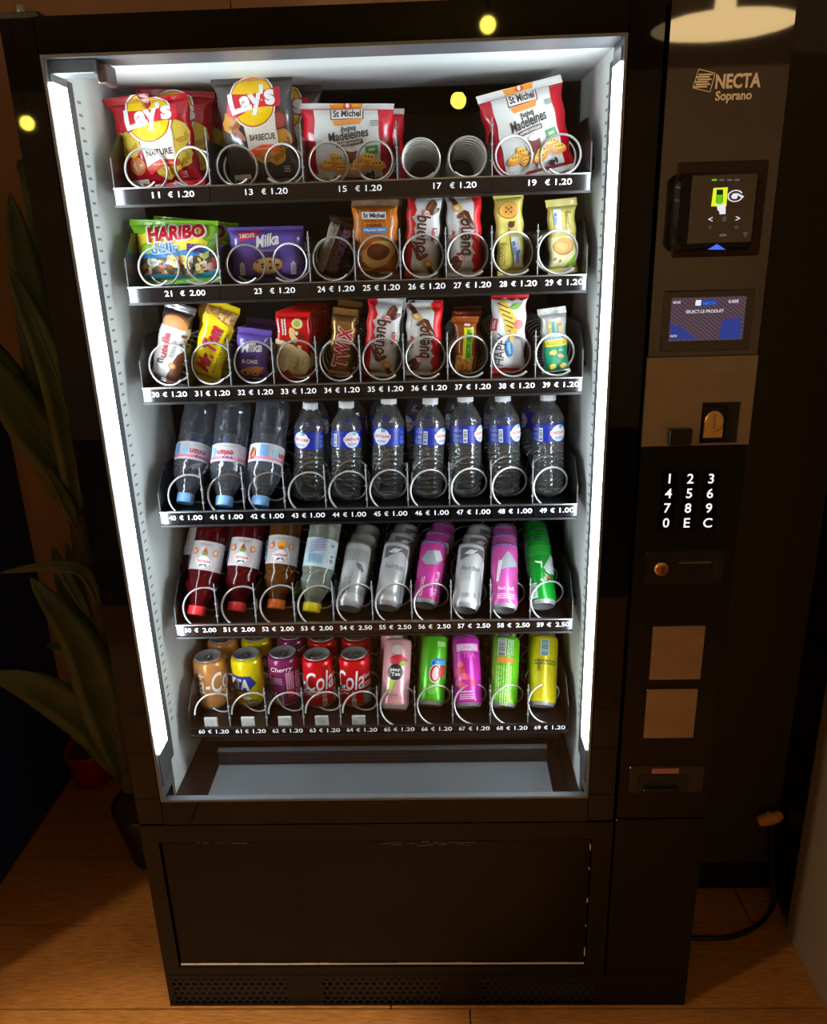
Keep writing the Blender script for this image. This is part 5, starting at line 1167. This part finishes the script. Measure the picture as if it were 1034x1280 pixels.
def s_yel(a, _):
    a.rect(-.004, .116, .018, .034, (186, 206, 200)); a.bars(-.004, .116, .032, .013, 10, (40, 110, 110), vert=False); a.lines(.0, .086, .05, .012, 2, (96, 110, 30), seed=2, fill=.7); a.lines(.004, .055, .05, .044, 12, (170, 160, 20), seed=3, fill=.4); a.text('ZERO', -.014, .078, w=.022, h=.006, rot=90, col=(60, 80, 30), bold=.02); a.lines(.0, .022, .05, .02, 6, (180, 170, 20), seed=6, fill=.4)
slim = [(493, 887, 498, 801, 'rose', (228, 166, 172), s_pink, 'pale pink slim can with a black badge and berries'), (538, 882, 544, 798, 'leaf', (84, 190, 30), s_green, 'green slim can with a cut strawberry and blue name'), (586, 884, 581.5, 799, 'magenta', (206, 44, 176), s_mag, 'magenta slim can printed with raspberries'), (629, 884, 633, 799, 'lime', (110, 200, 30), s_lime, 'lime green slim can turned to its barcode'), (677, 883, 681, 797, 'lemon', (222, 204, 10), s_yel, 'yellow slim can turned to its small print')]
for k, (bx, by, tx, ty, nm, rgb, art, lab) in enumerate(slim):
    t = thing('slim_can', lab, 'can', group='slim soda cans'); s = can_parts(t, RSL, HSL, .0262, .008, canfilm('slim_' + nm, rgb)); a = Art(); art(a, 0); a.build(s, t, 1)
    lean_place(t, 5, bx, by, tx, ty, .165, HSL, RSL, 39, fit=True); YB = lean_place.Y
    c = copy_thing(t, lab + ', the one leaning behind it'); lean_place(c, 5, bx - 3 + (4 if k == 1 else 0), by, tx - 3, ty, YB + .085, HSL, RSL, 30, 20)

# ================================================================== plants and cable
LEAF = mat('leaf_green', (58, 72, 36), rough=.4, var=.3, vscale=14); LEAFR = mat('leaf_rib', (104, 112, 62), rough=.5)
PX, PY_ = -.172, .44
pl_ = thing('potted_dracaena', 'tall dracaena with long strap leaves in a black pot beside the machine', 'potted plant', (PX, PY_, 0))
def loc(v): return (v[0] - PX, v[1] - PY_, v[2])
prp = [(0, .058), (.01, .062), (.14, .088), (.175, .094), (.18, .091), (.165, .085)]
mb = MB(); mb.lathe(prp, mat('black_pot', (16, 15, 16), .45), n=36, cap0=True); mb.build('pot', pl_)
mb = MB(); n_ = 10; r_soil = .087
rows = [[(r_soil * k / n_ * math.cos(i * math.tau / 24), r_soil * k / n_ * math.sin(i * math.tau / 24), .166 + .008 * noise.noise(Vector((k * 1.7, i * 1.3, 0)))) for i in range(24)] for k in range(n_ + 1)]
mb.grid(rows, mat('soil', (70, 48, 34), .9, var=.4, vscale=120, bump=1, bscale=150), close_u=True); mb.build('soil', pl_)
BARK = mat('cane_bark', (74, 62, 44), .8, var=.3, vscale=60, bump=.6, bscale=90)
cane = [loc(hit(u, v, .45)) for u, v in ((163, 985), (140, 860), (120, 760), (104, 690), (98, 640))]
mb = MB(); mb.tube(cane, .021, BARK, 10); 
for k in range(14):
    a_, b_ = Vector(cane[3]), Vector(cane[4]); c_ = a_.lerp(b_, k / 14); mb.tube([c_ - Vector((0, 0, .0015)), c_ + Vector((0, 0, .0015))], .0225, BARK, 10)
mb.build('stem', pl_)
def leaf(pts, Y0, Y1, wpx, fold=.18, seed=0, wmax=.45):
    C_ = []
    n = 16
    for k in range(n + 1):
        t = k / n * (len(pts) - 1); i = min(int(t), len(pts) - 2); f = t - i
        P = [pts[max(i - 1, 0)], pts[i], pts[i + 1], pts[min(i + 2, len(pts) - 1)]]
        def cr(a, b, c, d): return .5 * (2 * b + (c - a) * f + (2 * a - 5 * b + 4 * c - d) * f * f + (3 * b - a - 3 * c + d) * f ** 3)
        u, v = cr(*[q[0] for q in P]), cr(*[q[1] for q in P]); C_.append(Vector(loc(hit(u, v, Y0 + (Y1 - Y0) * k / n))))
    sc = pxscale(pts[0][0], pts[0][1], Y0); mbl, mbr = MB(), MB(); rows = []; rib = []
    view = Vector((.6, -1, .2)).normalized()
    for k, c in enumerate(C_):
        t = k / n; d = (C_[min(k + 1, n)] - C_[max(k - 1, 0)]).normalized(); side = d.cross(view).normalized(); nr_ = side.cross(d)
        hw = wpx * sc / 2 * (max(.02, math.sin(math.pi * min(1, (t * .97 + .03)) ** (math.log(.5) / math.log(wmax)))) ** .75 if t < 1 else .02)
        hw = max(hw, .006 * (1 - t))
        rows.append([c + side * hw * q + nr_ * (abs(q) * hw * fold * (1 if nr_.dot(view) > 0 else -1)) for q in (-1, -.5, 0, .5, 1)]); rib.append(c + nr_ * (.001 if nr_.dot(view) > 0 else -.001))
    mbl.grid(rows, LEAF); o = mbl.build('leaf', pl_)
    o.modifiers.new('s', 'SOLIDIFY').thickness = .0012
    mbr.tube(rib, .0013, LEAFR, 5, taper=lambda t: 1 - .8 * t); mbr.build('midrib', o)
leaf([(156, 972), (112, 905), (50, 862), (-14, 842)], .46, .34, 46, seed=1)
leaf([(160, 975), (128, 880), (98, 800), (38, 722)], .44, .38, 50, seed=2, wmax=.4)
leaf([(162, 950), (132, 850), (105, 780), (68, 718)], .50, .50, 36, seed=3)
leaf([(128, 760), (104, 714), (60, 708), (0, 716)], .44, .34, 16, seed=4, wmax=.4)
leaf([(112, 770), (92, 735), (72, 700), (66, 684)], .42, .40, 14, seed=5)
leaf([(116, 780), (106, 745), (92, 710), (82, 676)], .43, .44, 14, seed=12)
leaf([(112, 800), (78, 808), (58, 806)], .42, .36, 12, seed=13)
leaf([(97, 648), (72, 580), (30, 520), (-30, 430)], .44, .32, 52, seed=6, wmax=.55)
leaf([(99, 645), (84, 560), (52, 430), (12, 240)], .46, .40, 52, seed=7, wmax=.5)
leaf([(100, 640), (92, 560), (70, 470), (10, 330)], .42, .30, 44, seed=8, wmax=.45)
leaf([(96, 655), (80, 622), (60, 585)], .40, .36, 16, seed=9)
leaf([(100, 640), (98, 560), (82, 400), (50, 240), (22, 200)], .50, .52, 46, seed=10, wmax=.5)
leaf([(98, 650), (60, 570), (10, 470), (-40, 400)], .48, .40, 40, seed=11)
rp = hitz(115, 977, 0); RPY = .755; rp = hit(119, 975, RPY)
t = thing('red_plant_pot', 'small glossy red plant pot on the floor behind the dracaena leaves', 'plant pot', (rp.x, RPY, 0))
mb = MB(); mb.lathe([(0, .052), (.004, .056), (.10, .070), (.118, .072), (.12, .070), (.10, .064), (.10, .001)], mat('red_pot', (140, 8, 28), .35), n=32, cap0=True); mb.build('pot_body', t)
mb = MB(); mb.lathe([(.102, .063), (.104, .03), (.105, .001)], mat('soil', (70, 48, 34), .9), n=24); mb.build('soil', t)
mb = MB(); mb.tube([(-.0, 0, .10), (.004, 0, .2), (-.01, .01, .32)], .004, mat('red_stem', (140, 20, 30), .5), 6); mb.build('stem', t)
for k in range(3):
    lf = MB(); a_ = k * 2.1 + .4; rows = []
    for j in range(9):
        tt = j / 8; w_ = .022 * math.sin(math.pi * tt) ** .8 + .0008; c_ = Vector((-.01 + .10 * tt * math.cos(a_), .01 + .05 * tt * math.sin(a_), .30 + .05 * tt - .07 * tt * tt)); rows.append([c_ + Vector((-math.sin(a_), math.cos(a_), .15 * abs(q))) * w_ * q for q in (-1, 0, 1)])
    lf.grid(rows, mat('red_leaf', (130, 30, 30), .45)); o = lf.build('leaf', t); o.modifiers.new('s', 'SOLIDIFY').thickness = .001
# power cable with its taped plug in the recess
cable = [hitz(858, 1172, .006), hitz(880, 1173, .006), hitz(915, 1171, .006), hitz(945, 1158, .006), hitz(962, 1140, .008), Vector((1.372, .262, .03)), Vector((1.368, .285, .09)), Vector((1.360, .296, .20)), hit(962, 1024, .30)]
pts = []
for i in range(len(cable) - 1):
    for f in (0, .25, .5, .75):
        P = [cable[max(i - 1, 0)], cable[i], cable[i + 1], cable[min(i + 2, len(cable) - 1)]]
        pts.append(.5 * (2 * P[1] + (P[2] - P[0]) * f + (2 * P[0] - 5 * P[1] + 4 * P[2] - P[3]) * f * f + (3 * P[1] - P[0] - 3 * P[2] + P[3]) * f ** 3))
t = thing('power_cable', 'black power cable curving over the floor to an orange plug', 'cable', (1.2, .2, 0))
mb = MB(); mb.tube([p - Vector((1.2, .2, 0)) for p in pts + [cable[-1]]], .0055, M_RUB, 8); mb.build('cord', t)
pc = hit(961, 1024, .295) - Vector((1.2, .2, 0)); OP = mat('orange_plug', (226, 150, 84), .5, var=.15)
mb = MB(); mb.tube([pc + Vector((-.024, 0, -.006)), pc + Vector((-.018, 0, -.004)), pc, pc + Vector((.018, 0, .006)), pc + Vector((.028, .004, .010))], .0125, OP, 14, taper=lambda q: .8 + .35 * math.sin(3.1 * q)); mb.build('plug', t)
mb = MB(); mb.tube([pc + Vector((.006, -.002, .010)), pc + Vector((-.006, -.004, .022))], .004, OP, 8); mb.build('plug_tab', t)
